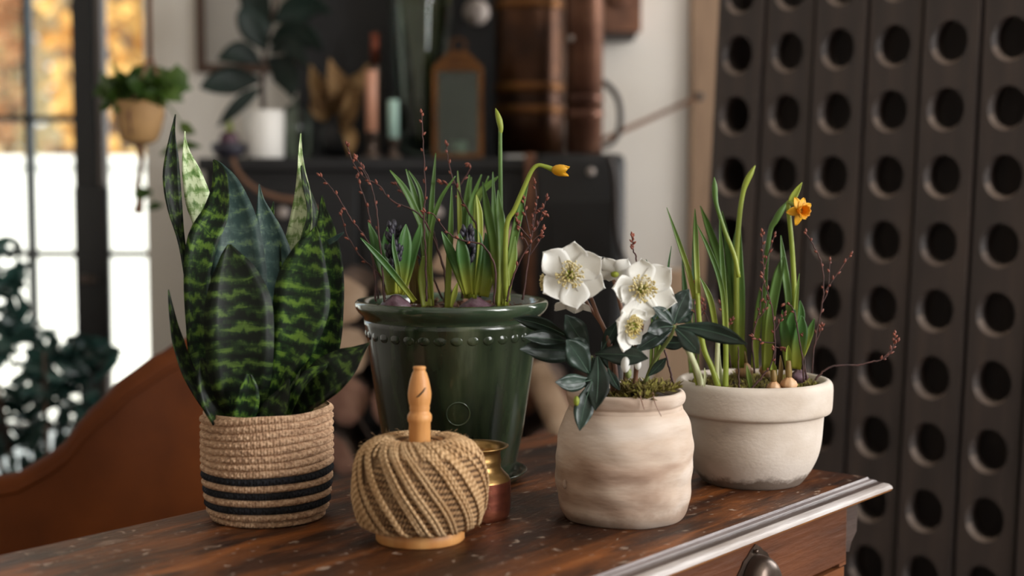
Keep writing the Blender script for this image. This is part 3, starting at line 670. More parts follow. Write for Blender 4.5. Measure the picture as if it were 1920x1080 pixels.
obj('pipe', lathe((qx, 4.1, cz), [(qr*.98, 0), (qr*.98, .02), (qr, .021), (qr, 1.75)], 40), 'copper_pipe', fl)
for y in (185, 215): z = fzz(y); obj('band', lathe((qx, 4.1, cz), [(qr*.999, z-.01), (qr*1.05, z-.008), (qr*1.06, z), (qr*1.05, z+.008), (qr*.999, z+.01)], 40, cap0=False), 'copper_pipe', fl)
rp_ = W(1070, 72, 4.06); obj('rivet', ball((qx-qr*.72, 4.1-qr*.72, rp_.z), .009, .009, .009, 12, 8), 'plate_pale', fl)
# hose, poker, carving
tag(obj('hose', tube([(1122, 275, 0, 5), (1145, 270, 0, 5), (1162, 240, 0, 6), (1160, 190, 0, 6), (1140, 160, 0, 6), (1122, 150, 0, 5)], 4.2, 10, 30), 'hose', origin=W(1140, 275, 4.2)), 'dark rubber hose looping beside the copper pipe', 'hose')
tag(obj('cable', tube([(1140, 288, 0, 5), (1152, 330, 0, 6), (1155, 420, .02, 6), (1168, 480, .03, 6), (1190, 520, .04, 5)], 3.9, 10, 30), 'hose', origin=W(1150, 480, 3.9)), 'thick dark cable hanging down the side of the black stove', 'cable')
rd = thing('fire_poker', W(1165, 246, 4.5), 'long thin rusty rod with round knob leaning across the white wall', 'poker')
obj('rod', tube([(1130, 262, -.1, 5), (1220, 222, .02, 4.5), (1308, 182, .05, 4)], 4.45, 8, 14), 'rope', rd)
obj('knob', ball(W(1311, 181, 4.5), .014, .014, .014, 12, 8), 'hose', rd)
cvx = W(1168, 30, 4.5)
cg = thing('wood_carving', (cvx.x, 4.55, W(1168, 72, 4.5).z), 'carved brown wooden corbel fixed high on the white wall', 'carving')
obj('back_panel', box(W(1130, 0, 4.52).x, W(1203, 0, 4.52).x, 4.52, 4.599, W(1168, 60, 4.52).z, 2.0, bev=.006), 'carved', cg, False)
obj('scroll', join(*[tubew([Vector((cvx.x+.045*math.cos(a*.55+j*2)*(1-a/16)-.005+j*.01, 4.505-.004*j, cvx.z+.06+j*.085+.045*math.sin(a*.55+j*2)*(1-a/16))) for a in range(15)], .011, 7) for j in range(4)]), 'carved', cg)
obj('ledge', box(W(1122, 0, 4.49).x, W(1192, 0, 4.49).x, 4.47, 4.599, W(1168, 74, 4.5).z, W(1168, 62, 4.5).z, bev=.004), 'hose', cg, False)
tag(obj('dry_branch', tube([(436, 296, 0, 4), (448, 325, -.02, 4.5), (480, 355, -.03, 5), (525, 372, -.03, 5.5), (560, 378, -.03, 7), (600, 400, -.02, 6)], 3.95, 8, 24), 'rope', origin=W(436, 296, 3.95)), 'bent brown root hanging over the front of the sideboard', 'branch')

# hanging planter
d = 3.5; c = W(261, 268, d)
hp = thing('hanging_planter', c, 'trailing plant in a tan pot hung in knotted cord by the window', 'hanging plant')
obj('pot', lathe(c, [(r, z) for r, z in pp(261, d, [(22, 270), (34, 262), (43, 235), (47, 200), (46, 190), (42, 192), (38, 215), (0, 215)], c.z)], 32), 'pot_tan', hp)
knot = W(282, 105, d)
for k in range(3):
    a = k*2.09+.4; e = Vector((c.x+.056*math.cos(a), c.y+.056*math.sin(a), W(261, 215, d).z)); b = c+Vector((0, 0, -.012))
    obj('cord', tubew([knot, (knot+e)/2+Vector((.01*math.cos(a), .01*math.sin(a), 0)), e, e*.6+b*.4+Vector((.012*math.cos(a), .012*math.sin(a), -.01)), b], .005, 6), 'rope', hp)
obj('cord', tubew([knot, knot+Vector((0, 0, .3)), Vector((knot.x, knot.y, 2.9995))], .006, 6), 'rope', hp)
obj('tail', tube([(262, 272, 0, 8), (264, 310, 0, 5), (258, 350, 0, 6), (262, 378, 0, 7), (258, 400, 0, 10)], d, 8), 'rope', hp)
tag(obj('foliage', join(leaf_cloud(W(262, 165, d), (.10, .07, .045), 58, .068, aspect=.72), leaf_cloud(W(215, 182, d), (.045, .04, .03), 16, .05, aspect=.7)), 'ivy_leaf', hp), kind='stuff')
for pts in ([(300, 180, -.05, 1.5), (325, 210, -.06, 1.5), (345, 240, -.06, 1.5)], [(345, 240, -.06, 1), (352, 270, -.06, 1), (340, 280, -.06, 1)], [(262, 330, -.03, 1), (285, 370, -.03, 1), (292, 390, -.03, 1)]):
    obj('vine', tube(pts, d, 5, 8), 'ivy_leaf', hp)
for q in ([(338, 230, -.06, 2), (348, 240, -.06, 11), (366, 250, -.06, 2)], [(330, 275, -.06, 2), (350, 272, -.06, 9), (378, 275, -.06, 1)], [(300, 290, -.06, 1), (320, 282, -.06, 8), (335, 278, -.06, 1)],
          [(250, 366, -.03, 2), (266, 362, -.03, 12), (286, 358, -.03, 2)], [(276, 392, -.03, 2), (290, 386, -.03, 8), (306, 384, -.03, 2)], [(190, 185, -.02, 1), (210, 178, -.02, 10), (235, 165, -.02, 2)]):
    obj('leaf', blade(q, d, (0, 20), .2, 8), 'ivy_leaf', hp)

# leafy shrub by the garden door
d = 3.75; c = Vector((W(60, 700, d).x, d, 0))
sh = thing('leafy_shrub', c, 'dark-leaved bushy plant standing in front of the garden door', 'potted plant')
obj('pot', lathe(c, [(.12, 0), (.125, .01), (.155, .26), (.165, .265), (.165, .29), (.15, .29), (.14, .25), (0, .25)], 40), 'cabinet_black', sh)
for k in range(5):
    e = c+Vector((random.uniform(-.25, .25), random.uniform(-.15, .15), random.uniform(.7, .95)))
    obj('stem', tubew([c+Vector((0, 0, .24)), c*.5+e*.5+Vector((random.uniform(-.05, .05), 0, 0)), e], [.012, .008, .004], 6), 'bark', sh)
tag(obj('foliage', join(leaf_cloud(W(40, 740, d), (.18, .16, .22), 190, .075), leaf_cloud(W(5, 550, d), (.06, .1, .17), 60, .07), leaf_cloud(W(165, 665, d), (.08, .08, .04), 36, .065), leaf_cloud(W(105, 730, d), (.13, .12, .13), 70, .075)), 'window_leaf', sh), kind='stuff')

# firewood
rl = random.Random(5)
nlog = 0
def log(x, z, r, m, y0=3.42, ln=.36, half=False, label=''):
    n = 14; prof = [1+rl.uniform(-.1, .1) for _ in range(n)]; yw = rl.uniform(-.03, .03)
    cut = rl.random()*6.28
    rs = []
    for k in range(n):
        a = 2*math.pi*k/n; q = r*prof[k]
        if half and math.cos(a-cut) > .1: q *= .1/max(math.cos(a-cut), .12)*1.2 if math.cos(a-cut) > .2 else .8
        rs.append((q*math.cos(a), q*math.sin(a)))
    t = thing('firewood_log', (x, y0+ln/2, z-r), label, 'log', 'firewood stacked in front of the sideboard')
    v = [Vector((x+a, y0+yw, z+b)) for a, b in rs]+[Vector((x+a*.98, y0+yw+ln, z+b)) for a, b in rs]
    obj('bark', (v, [(k, k+n, (k+1) % n+n, (k+1) % n) for k in range(n)]), 'bark', t, False)
    obj('cut_face', ([p+Vector((0, -.0005, 0)) for p in v[:n]], [tuple(range(n))]), m, t, False)
    obj('cut_face', ([p+Vector((0, .0005, 0)) for p in v[n:]], [tuple(range(n-1, -1, -1))]), m, t, False)
colx = [-.388+.118*i for i in range(6)]
tops = [.96, .96, 1.07, 1.07, .74, .70]
ordn = ['leftmost', 'second', 'third', 'fourth', 'fifth', 'rightmost']
rown = ['bottom', 'second', 'third', 'fourth', 'fifth', 'sixth', 'seventh', 'eighth', 'ninth', 'tenth']
for i, x in enumerate(colx):
    zz = 0; j = 0
    while zz+.10 < tops[i]:
        r = .0575; k = rl.random()
        log(x, zz+r, r*.96, 'log_end' if (k > .8 or zz > .70) else 'log_brown', half=k < .3, label='%s split log of the firewood stack, %s row from the floor, behind the green pot' % (ordn[i], rown[j]))
        zz += .118; j += 1
lean = thing('leaning_log', W(1030, 800, 3.3), 'pale barkless log slanting beside the firewood stack, right of the green pot', 'log')
P = [W(1004, 690, 3.38), W(1050, 790, 3.3), W(1100, 900, 3.24), W(1180, 1075, 3.15)]
P = [Vector((p.x, p.y, p.z)) for p in P]; P[-1].x -= .05; P.append(Vector((P[-1].x+.03, P[-1].y-.03, .03)))
obj('wood', tubew(P, [.03, .034, .036, .036, .034], 12), 'log_end', lean)

lb = thing('leaning_board', (W(1262, 600, 4.42).x, 4.42, 0), 'tan wooden board leaning on the white wall behind the clay bowl', 'board')
obj('board', box(W(1222, 600, 4.42).x, W(1300, 600, 4.42).x, 4.40, 4.43, 0, W(1262, 505, 4.42).z, bev=.008), 'board_tan', lb, False)
# leather tub chair
CC = Vector((-.95, 3.0, 0)); R = .42
ch = thing('tub_chair', CC, 'tan leather tub armchair behind the desk', 'armchair')
hk = [(-160, .63), (-95, .635), (-80, .645), (-70, .681), (-60, .757), (-50, .812), (-40, .845), (-30, .868), (-10, .875), (10, .84), (35, .74), (60, .63), (90, .58)]
def hgt(t):
    for (a, b), (c_, d_) in zip(hk, hk[1:]):
        if t <= c_: q = (t-a)/(c_-a); q = q*q*(3-2*q)*.5+q*.5; return b+(d_-b)*q
    return hk[-1][1]
cv, cf = [], []; NT = 60
for i in range(NT+1):
    th = -150+225*i/NT; h_ = hgt(th); a = math.radians(th)
    rows = [(R-.03, .2), (R, .24), (R+.01, (h_+.24)/2), (R+.004, h_-.03), (R-.006, h_-.008), (R-.028, h_), (R-.05, h_-.008), (R-.062, h_-.03), (R-.07, .4), (R-.07, .2)]
    for r, z in rows: cv.append(CC+Vector((r*math.cos(a), r*math.sin(a), z)))
nr = 10
for i in range(NT):
    for k in range(nr): cf.append((i*nr+k, (i+1)*nr+k, (i+1)*nr+(k+1) % nr, i*nr+(k+1) % nr))
cf.append(tuple(range(nr))); cf.append(tuple(NT*nr+k for k in range(nr-1, -1, -1)))
shell = obj('shell', (cv, cf), 'leather', ch)
pp_ = [CC+Vector(((R+.004)*math.cos(math.radians(-150+225*i/NT)), (R+.004)*math.sin(math.radians(-150+225*i/NT)), hgt(-150+225*i/NT)-.028)) for i in range(NT+1)]
obj('piping', tubew(pp_, .005, 6), 'leather', shell)
obj('seat_cushion', lathe(CC+Vector((-.03, 0, 0)), [(.2, .30), (.32, .305), (.335, .34), (.335, .41), (.31, .435), (0, .45)], 48), 'leather', ch)
for sx in (-1, 1):
    for sy in (-1, 1):
        p = CC+Vector((.24*sx, .24*sy, 0)); obj('leg', tubew([p, p+Vector((-.03*sx, -.03*sy, .3))], [.013, .02], 10), 'chair_leg', ch)

# ------------------------------------------------------------------ jute basket and snake plant
bd = 1.83; bc = W(503, 975, bd); bc.z = TZ
bx_ = bc.x
bk = thing('jute_basket', bc, 'braided jute basket with three black stripes on the desk', 'basket')
NR = 15; BH = W(503, 766, bd).z-TZ; rh = BH/NR
def bk_r(z):
    t = z/BH; return (.0735+.0065*min(t*2.2, 1)) if t > .1 else .0735-.010*((.1-t)/.1)**2
def braid_ring(z0, k):
    seg = 960; m = 7; v, f = [], []
    for j in range(m):
        s = -1+2*j/(m-1)
        for i in range(seg):
            a = 2*math.pi*i/seg
            ph = a*64+abs(s)*5.0+k*1.7
            hh = .5+.5*math.cos(ph)
            rr = bk_r(z0+rh/2)+.0042*math.sqrt(max(0, 1-s*s*.94))-.0040+.0020*hh*(1-abs(s)**3)+.0004*math.sin(a*131+k)
            sway = .0012*math.sin(a*2+k*.6)+.0008*math.sin(a*5+k)
            lean_ = (z0/BH)*.006*math.sin(a)
            z = z0+rh/2+s*rh*.54+sway*(z0/BH)+lean_
            v.append(Vector((bc.x+rr*math.sin(a), bc.y-rr*math.cos(a), TZ+max(z, .0005))))
    for j in range(m-1):
        for i in range(seg): f.append((j*seg+i, j*seg+(i+1) % seg, (j+1)*seg+(i+1) % seg, (j+1)*seg+i))
    return v, f
for k in range(NR):
    obj('braid_coil', braid_ring(k*rh, k), 'jute_black' if k in (2, 4, 6) else 'jute', bk)
inn = [(.0, .0005), (.062, .0005), (.068, .006), (.0705, .03), (.0745, BH*.6), (.0775, BH-.001), (.0765, BH+.001), (.073, BH-.004), (.071, BH-.02), (0, BH-.021)]
obj('lining', lathe(bc, inn, 64, cap0=False), 'jute', bk)
ST = bc+Vector((0, 0, BH-.018))
sp = thing('snake_plant', ST, 'tall snake plant with dark banded leaves in the striped basket', 'plant')
SN = [  # material, twist, cup, points
 ('snake_deep', (50, -10), .35, [(405, 790, .01, 10), (372, 640, .02, 10), (353, 530, .02, 8), (340, 455, .02, 8), (327, 390, .02, 15), (321, 335, .02, 17), (322, 290, .02, 12), (324, 250, .02, 5), (329, 214, .02, 1)]),
 ('snake_pale', (30, 0), .3, [(420, 790, .05, 12), (405, 600, .06, 18), (385, 440, .06, 22), (372, 380, .06, 26), (360, 330, .06, 20), (350, 290, .06, 9), (347, 265, .06, 3), (347, 246, .06, 1)]),
 ('snake', (20, -35), .35, [(418, 790, -.015, 18), (385, 690, -.02, 28), (371, 600, -.02, 23), (369, 520, -.015, 24), (381, 450, -.01, 29), (405, 400, 0, 25), (414, 350, 0, 17), (410, 318, .005, 13), (400, 300, .01, 2)]),
 ('snake_blue', (0, 0), .45, [(460, 790, .0, 25), (450, 640, .0, 45), (448, 530, .0, 52), (446, 470, .005, 48), (440, 410, .015, 40), (428, 350, .025, 24), (414, 315, .03, 9), (406, 301, .03, 1)]),
 ('snake_deep', (0, 0), .3, [(462, 788, -.045, 30), (452, 720, -.055, 54), (449, 640, -.06, 62), (447, 570, -.058, 60), (440, 515, -.05, 42), (433, 480, -.045, 20), (430, 458, -.04, 3)]),
 ('snake', (-10, -15), .3, [(512, 790, -.03, 13), (517, 745, -.04, 17), (532, 690, -.05, 28), (553, 635, -.055, 44), (566, 575, -.05, 53), (570, 520, -.045, 47), (580, 470, -.04, 29), (589, 440, -.035, 12), (592, 424, -.035, 1)]),
 ('snake', (-20, -20), .35, [(555, 790, .01, 18), (590, 710, .0, 30), (612, 640, -.005, 31), (622, 560, -.005, 26), (620, 490, .0, 25), (612, 430, .01, 18), (606, 395, .015, 9), (604, 366, .015, 1)]),
 ('snake_pale', (-30, 10), .5, [(545, 790, .03, 14), (556, 600, .04, 28), (560, 470, .04, 27), (566, 410, .04, 22), (568, 360, .04, 15), (565, 320, .04, 8), (563, 285, .04, 4), (564, 250, .04, 1)]),
 ('snake_deep', (35, 60), .3, [(560, 600, .045, 12), (575, 460, .035, 20), (585, 400, .035, 16), (572, 345, .035, 8), (566, 310, .035, 2)]),
 ('snake_blue', (-15, 5), .4, [(500, 790, .02, 18), (515, 600, .03, 36), (516, 500, .03, 36), (507, 445, .03, 28), (496, 405, .03, 17), (489, 375, .03, 7), (486, 345, .03, 1)]),
 ('snake', (-30, 0), .4, [(520, 600, .035, 14), (515, 450, .035, 13), (508, 415, .035, 8), (513, 378, .035, 1)]),
 ('snake_deep', (50, 30), .3, [(418, 790, -.02, 11), (385, 755, -.03, 18), (353, 700, -.04, 17), (334, 645, -.04, 14), (324, 600, -.04, 8), (316, 543, -.04, 1)]),
 ('snake_deep', (-20, -30), .3, [(540, 790, -.03, 10), (562, 757, -.04, 20), (592, 726, -.06, 36), (625, 700, -.07, 38), (652, 678, -.07, 29), (672, 661, -.07, 15), (692, 643, -.07, 1)]),
 ('snake', (10, 10), .4, [(452, 792, -.062, 18), (461, 760, -.066, 23), (466, 730, -.068, 18), (466, 702, -.068, 5)]),
 ('snake_deep', (25, 0), .4, [(415, 790, -.055, 20), (402, 750, -.06, 28), (388, 710, -.062, 20), (378, 672, -.062, 3)]),
 ('snake_deep', (-10, -30), .35, [(500, 792, -.06, 22), (518, 765, -.064, 24), (534, 735, -.066, 13), (541, 711, -.066, 2)]),
 ('snake', (-30, -40), .35, [(535, 785, -.06, 8), (556, 735, -.066, 12), (580, 703, -.07, 12), (604, 690, -.072, 7), (613, 682, -.072, 1)]),
 ('snake_blue', (0, 30), .3, [(615, 455, -.02, 5), (628, 447, -.025, 5), (644, 436, -.03, 1)]),
]
for m, tw, cp, pts in SN: obj('leaf', blade(pts, bd, tw, cp, 30, .0011, .03), m, sp)
tag(obj('moss', leaf_cloud((ST.x, ST.y, ST.z+.004), (.068, .068, .012), 500, .012), 'moss', origin=ST), 'green moss around the snake plant inside the striped basket', 'moss', kind='stuff')

# ------------------------------------------------------------------ twine ball on spindle
td = 1.712; tc_ = W(788, 1027, td); tc_.z = TZ
dsp = thing('twine_holder', tc_, 'turned pine spindle stand holding the ball of twine', 'twine stand')
br_ = 84.5*td/F; bh_ = .0175
obj('base', lathe(tc_, [(br_-.002, 0), (br_, .002), (br_, bh_-.003), (br_-.003, bh_), (0, bh_)], 64), 'pine', dsp)
sp_rows = [(20.5, 1005), (20.5, 845), (20.5, 792), (22.5, 789), (23.3, 784), (23, 779), (21, 775), (18.5, 772), (18.6, 768), (19.5, 765), (18.7, 761), (20.5, 755), (22, 745), (22.3, 737), (20.5, 725), (17.5, 711), (14, 700), (11.3, 695), (11, 693.5), (12.3, 691), (12.5, 689), (11.5, 687), (0, 686.5)]
obj('spindle', lathe(tc_, [(r, z) for r, z in pxprof(788, td, sp_rows) ], 40), 'pine', dsp)
def on_spindle(px, py):
    r = 22.2*td/F; a = math.asin((px-788)/22.6); return Vector((tc_.x+r*math.sin(a), tc_.y-r*math.cos(a), W(788, py, td).z))
obj('saw_cut', tubew([on_spindle(x, y) for x, y in ((783, 742), (787, 740), (792, 735), (797, 730), (801, 724))], [.0003, .0009, .001, .0008, .0003], 6), 'chair_leg', dsp)
tw = thing('twine_ball', tc_+Vector((0, 0, bh_)), 'fat ball of natural jute twine wound on the pine spindle', 'twine')
trow = [(25, 850), (32, 836), (45, 826), (62, 821), (82, 824), (100, 834), (113, 850), (121, 872), (125, 900), (125, 925), (121, 950), (112, 975), (98, 995), (80, 1008), (60, 1012)]
tprof = [(r, max(z, bh_+.001)) for r, z in pxprof(788, td, trow)]
obj('core', lathe(tc_, [(max(r-.0035, .014), z-.0025 if i < 8 else z+.002) for i, (r, z) in enumerate(tprof)][::-1], 72, cap0=True), 'twine_dark', tw)
def strand(th0, sweep, lift, rad, a=.0, b=1.0, n=34, jit=.0):
    Pn = []; m = len(tprof)-1
    for i in range(n+1):
        t = a+(b-a)*i/n; q = t*m; k = min(int(q), m-1); g = q-k
        r = tprof[k][0]*(1-g)+tprof[k+1][0]*g; z = tprof[k][1]*(1-g)+tprof[k+1][1]*g
        s = t*t*(3-2*t)*.6+t*.4
        th = th0+sweep*s+jit*math.sin(t*9+th0*7)
        nz = (0.5-t)*1.1
        Pn.append(tc_+Vector(((r+lift)*math.sin(th), -(r+lift)*math.cos(th), z+lift*nz*.8)))
    return tubew(Pn, rad, 6)
ul = [strand(2*math.pi*i/96, -1.5, -.0012, .0019, .12, .98, 26, .01) for i in range(84)]
tag(obj('lower_winding', join(*ul), 'twine_dark', tw), kind='stuff')
rt = random.Random(11); ov = []
i = 0; th = 0
while th < 2*math.pi:
    nb = rt.choice([1, 2, 3, 3, 4])
    for k in range(nb): ov.append(strand(th, 1.55+rt.uniform(-.05, .05), .0016+rt.uniform(-.0004, .0008), .0020, .07+rt.uniform(0, .04), 1-rt.uniform(0, .03), 34, .012)); th += .056
    th += rt.choice([.06, .14, .22])
tag(obj('upper_winding', join(*ov), 'twine', tw), kind='stuff')
cr_ = [strand(2*math.pi*i/46+rt.uniform(-.03, .03), 1.0, .0012, .0021, .02, .40, 14, .02) for i in range(46)]
tag(obj('crown_winding', join(*cr_), 'twine', tw), kind='stuff')
fz = []
for i in range(420):
    t = rt.uniform(.1, .95); q = t*(len(tprof)-1); k = min(int(q), len(tprof)-2); r, z = tprof[k]; a = rt.random()*6.283
    p = tc_+Vector(((r+.003)*math.sin(a), -(r+.003)*math.cos(a), z+.002)); dr = Vector((math.sin(a)+rt.uniform(-1, 1), -math.cos(a)+rt.uniform(-1, 1), rt.uniform(-1, 1))).normalized()*rt.uniform(.003, .009)
    fz.append(tubew([p, p+dr*.5+Vector((0, 0, .0008)), p+dr], .00012, 3, False))
tag(obj('loose_fibres', join(*fz), 'twine', tw), kind='stuff')

# ------------------------------------------------------------------ copper vase
vd = 1.826; vc = W(889, 985, vd); vc.z = TZ
vs = thing('copper_vase', vc, 'small brass-necked copper pot half hidden behind the twine ball', 'vase')
low = [(60, 985), (63, 983), (64, 970), (68, 960), (69.5, 945), (69.5, 905), (69, 898)]
mid_ = [(69, 898), (66, 892), (58, 884), (51, 876), (50.5, 868), (52, 864), (51, 858), (50, 850), (51, 844), (58, 839), (65.5, 836.5), (66, 835), (64, 834.2), (56, 836.5), (49, 843), (47, 855), (52, 885), (0, 900)]
ml = [(r, max(z, 0)) for r, z in pxprof(889, vd, low)]; ml[0] = (ml[0][0], 0)
obj('body', lathe(vc, ml, 48), 'copper', vs)
obj('neck', lathe(vc, pxprof(889, vd, mid_), 48, cap0=False), 'brass', vs)

# ------------------------------------------------------------------ green glazed pot
gd = 2.06; gc = W(848, 903, gd); gc.z = TZ
sa = tag(obj('saucer', lathe(gc, [(.088, 0), (.094, .002), (.1035, .012), (.1045, .014), (.103, .0145), (.094, .0065), (.0905, .0052), (0, .005)], 72), 'green_glaze', origin=gc), 'green glazed saucer under the tall green pot', 'saucer')
gp = thing('green_pot', gc+Vector((0, 0, .0055)), 'tall dark green glazed flower pot with rolled rim', 'flower pot')
g_rows = [(114, 892), (116, 885), (126, 845), (135, 803), (143, 750), (152, 690), (158, 645), (161.5, 620), (164, 606), (165, 596)]
gpf = pxprof(848, gd, g_rows); gpf[0] = (gpf[0][0], .0056)
obj('body', lathe(gc, gpf+[(gpf[-1][0]-.008, gpf[-1][1]), (gpf[-1][0]-.012, .2), (0, .19)], 96), 'green_glaze', gp)
rim = [(164.5, 598), (166, 593), (170, 588), (175.5, 583), (180, 576), (181.5, 570), (181, 565.5), (178, 562), (172, 561), (166.5, 563), (163, 570), (159, 590)]
obj('rim', lathe(gc, pxprof(848, gd, rim), 96, cap0=False), 'green_glaze_rim', gp)
zb_ = W(848, 622, gd).z-TZ; rb_ = 161*gd/F
def half_bead(a):
    v, f = [], []
    o = gc+Vector((rb_*math.sin(a), -rb_*math.cos(a), zb_)); ex = Vector((math.cos(a), math.sin(a), 0)); en = Vector((math.sin(a), -math.cos(a), 0)); ez = Vector((0, 0, 1))
    for j in range(5):
        b = j/4
        for k in range(14):
            t = 2*math.pi*k/14; rr = math.cos(b*math.pi/2)
            v.append(o+ex*.0092*rr*math.cos(t)+ez*.0075*rr*math.sin(t)+en*(.0030*math.sin(b*math.pi/2)-.0014))
    for j in range(4):
        for k in range(14): f.append((j*14+k, j*14+(k+1) % 14, (j+1)*14+(k+1) % 14, (j+1)*14+k))
    return v, f
for k in range(34): obj('bead', half_bead(2*math.pi*(k+.5)/34), 'green_glaze', gp)
rp0 = W(864, 754, gd-.1); ang0 = math.asin((864-848)/137); pts = []
for k in range(25):
    t = 2*math.pi*k/24; dx = 21*math.cos(t); py = 754+21*math.sin(t); zz = W(848, py, gd).z-TZ; rr = (133-.0*(py-754))*gd/F
    for (r1, z1), (r2, z2) in zip(gpf, gpf[1:]):
        if z1 <= zz <= z2: rr = r1+(r2-r1)*(zz-z1)/(z2-z1)
    aa = ang0+dx/(rr*F/gd); pts.append(gc+Vector((rr*math.sin(aa), -rr*math.cos(aa), zz)))
obj('stamped_ring', tubew(pts, .0012, 6, False), 'green_glaze_rim', gp)
gsz = W(848, 566, gd).z
tag(obj('soil', lathe((gc.x, gc.y, gsz-.03), [(.105, .0), (.112, .012), (.09, .02), (.05, .024), (0, .022)], 48, lambda a, z: .002*math.sin(a*9)), 'soil', origin=(gc.x, gc.y, gsz-.03)), 'dark soil filling the tall green pot', 'soil', kind='stuff')
tag(obj('mulch', leaf_cloud((gc.x, gc.y, gsz-.008), (.108, .108, .006), 420, .014, aspect=.4), 'log_brown', origin=(gc.x, gc.y, gsz-.012)), 'brown bark mulch strewn over the soil of the green pot', 'mulch', kind='stuff')

def twig(pts, d, r0=2.2, r1=.9, buds=8, bl=.007, label='', side=(), root=None, bstart=.45, seed=1, group=None):
    rn = random.Random(seed)
    pts = [(p[0], p[1], p[2] if len(p) > 2 else 0) for p in pts]
    s = cr(pts, 6*len(pts)); n = len(s)
    P = [W(a+rn.uniform(-.9, .9), b+rn.uniform(-.9, .9), d+c) for a, b, c in s]
    t = thing('twig', P[0], label, 'twig', group)
    vf = [tubew(P, [(r0+(r1-r0)*i/n)*d/F for i in range(n)], 6)]
    bs = []
    def addb(PP, k0, cnt, alt=1):
        m = len(PP)
        for q in range(cnt):
            i = min(m-2, int(k0*m+(m-1-k0*m)*q/max(cnt-1, 1))); T = (PP[i+1]-PP[i]).normalized()
            sd = T.cross(Vector((0, -1, 0))).normalized()*(1 if q % 2 else -1)
            ax = (T*1.2+sd*rn.uniform(.4, .9)+Vector((0, rn.uniform(-.5, .5), 0)))
            bs.append(spindle(PP[i], ax, bl*rn.uniform(.7, 1.2), bl*.26))
        bs.append(spindle(PP[-1], PP[-1]-PP[-2], bl, bl*.26))
    addb(P, bstart, buds)
    for sdp in side:
        s2 = cr([(p[0], p[1], p[2] if len(p) > 2 else 0) for p in sdp], 14)
        Q = [W(a, b, d+c) for a, b, c in s2]; vf.append(tubew(Q, [(r0*.7+(r1*.8-r0*.7)*i/15)*d/F for i in range(15)], 5)); addb(Q, .4, 4)
    obj('bark', join(*vf), 'twig_bark', t)
    if buds: tag(obj('buds', join(*bs), 'twig_bud', t), kind='stuff')
    return t
def plantT(name, px, py, d, label, cat, group=None): return thing(name, W(px, py, d), label, cat, group)
def leaves(t, d, L, m='blade_green', cup=.45, nm='leaf', tw=(-12, 18)):
    for q in L:
        mm = q[1] if isinstance(q[1], str) else m
        pts = q[0] if isinstance(q[0], list) else q
        obj(nm, blade(pts, d, (random.uniform(-18, 18)+tw[0], random.uniform(-18, 18)+tw[1]), cup, 20, .0007), mm, t)
def bulb(t, px, py, d, r, m, hk=1.0):
    p = W(px, py, d); rr = r*d/F
    obj('bulb', lathe((p.x, p.y, p.z-rr), [(rr*.4, 0), (rr*.85, rr*.4), (rr, rr*.9*hk), (rr*.8, rr*1.4*hk), (rr*.45, rr*1.75*hk), (rr*.22, rr*2.05*hk), (0, rr*2.1*hk)], 24, lambda a, z: rr*.03*math.sin(a*7)), m, t)
def spike(t, px, y0, y1, hw, d, dd=0):
    rn = random.Random(px); b = []
    for i in range(46):
        u = rn.random(); y = y0+(y1-y0)*u; a = rn.random()*6.283; w_ = hw*math.sin(math.pi*(.12+.8*u))**.6
        p = W(px, y, d+dd); r = w_*d/F; off = Vector((r*math.cos(a), r*math.sin(a), 0))
        b.append(spindle(p+off*.75, Vector((off.x*30, off.y*30, .9)), .013, .0036))
    b.append(tube([(px, y1+15, dd, hw*.5), (px, y0, dd, 2)], d, 8, 8)[:2])
    obj('flower_buds', join(*b), 'hyacinth_bud', t)

d = 1.99
h1 = plantT('hyacinth', 742, 565, d, 'purple-bulbed hyacinth with dark bud at the left of the green pot', 'hyacinth')
bulb(h1, 742, 562, d, 31, 'bulb_purple', .62)
leaves(h1, d, [[(734, 552, .01, 9), (726, 520, .01, 13), (712, 480, .01, 13), (700, 445, .01, 9), (691, 417, .01, 1)],
  [(738, 552, .02, 8), (727, 500, .02, 10), (723, 455, .02, 8), (727, 425, .02, 1)], [(747, 552, -.01, 9), (752, 515, -.012, 13), (757, 470, -.015, 14), (759, 442, -.015, 11), (761, 420, -.012, 1)],
  [(752, 552, 0, 8), (762, 515, 0, 10), (775, 470, 0, 9), (784, 440, 0, 7), (789, 418, 0, 1)], [(778, 565, -.03, 5), (757, 538, -.035, 6), (728, 502, -.04, 6.5), (703, 474, -.045, 5.5), (676, 446, -.05, 1)],
  [(752, 550, -.02, 5), (745, 500, -.025, 5), (738, 465, -.025, 4), (737, 438, -.025, 1)]], 'hyacinth_leaf')
spike(h1, 739, 428, 505, 15, d, -.012)
h2 = plantT('hyacinth', 888, 568, d, 'grey-pink bulbed hyacinth with dark bud at the centre of the green pot', 'hyacinth')
bulb(h2, 893, 566, d, 36, 'bulb_purple', .6)
leaves(h2, d, [[(874, 552, -.01, 6), (862, 515, -.012, 9), (846, 475, -.014, 9), (836, 452, -.014, 6), (828, 434, -.014, 1)], [(879, 552, -.02, 8), (871, 505, -.025, 12), (866, 470, -.028, 12), (861, 437, -.028, 1)],
  [(884, 552, -.01, 9), (887, 515, -.01, 12), (892, 470, -.01, 13), (893, 445, -.01, 10), (889, 428, -.01, 1)], [(906, 556, .03, 11), (913, 510, .03, 15), (914, 470, .03, 13), (910, 436, .03, 1)],
  [(895, 552, .01, 7), (900, 500, .01, 8), (902, 460, .01, 5), (897, 420, .01, 1)]], 'hyacinth_leaf')
spike(h2, 876, 436, 505, 13, d, -.014)
def daff(px, py, d, label, L, m='blade_green', nm='daffodil'):
    t = plantT(nm, px, py, d, label, 'daffodil'); leaves(t, d, L, m); return t
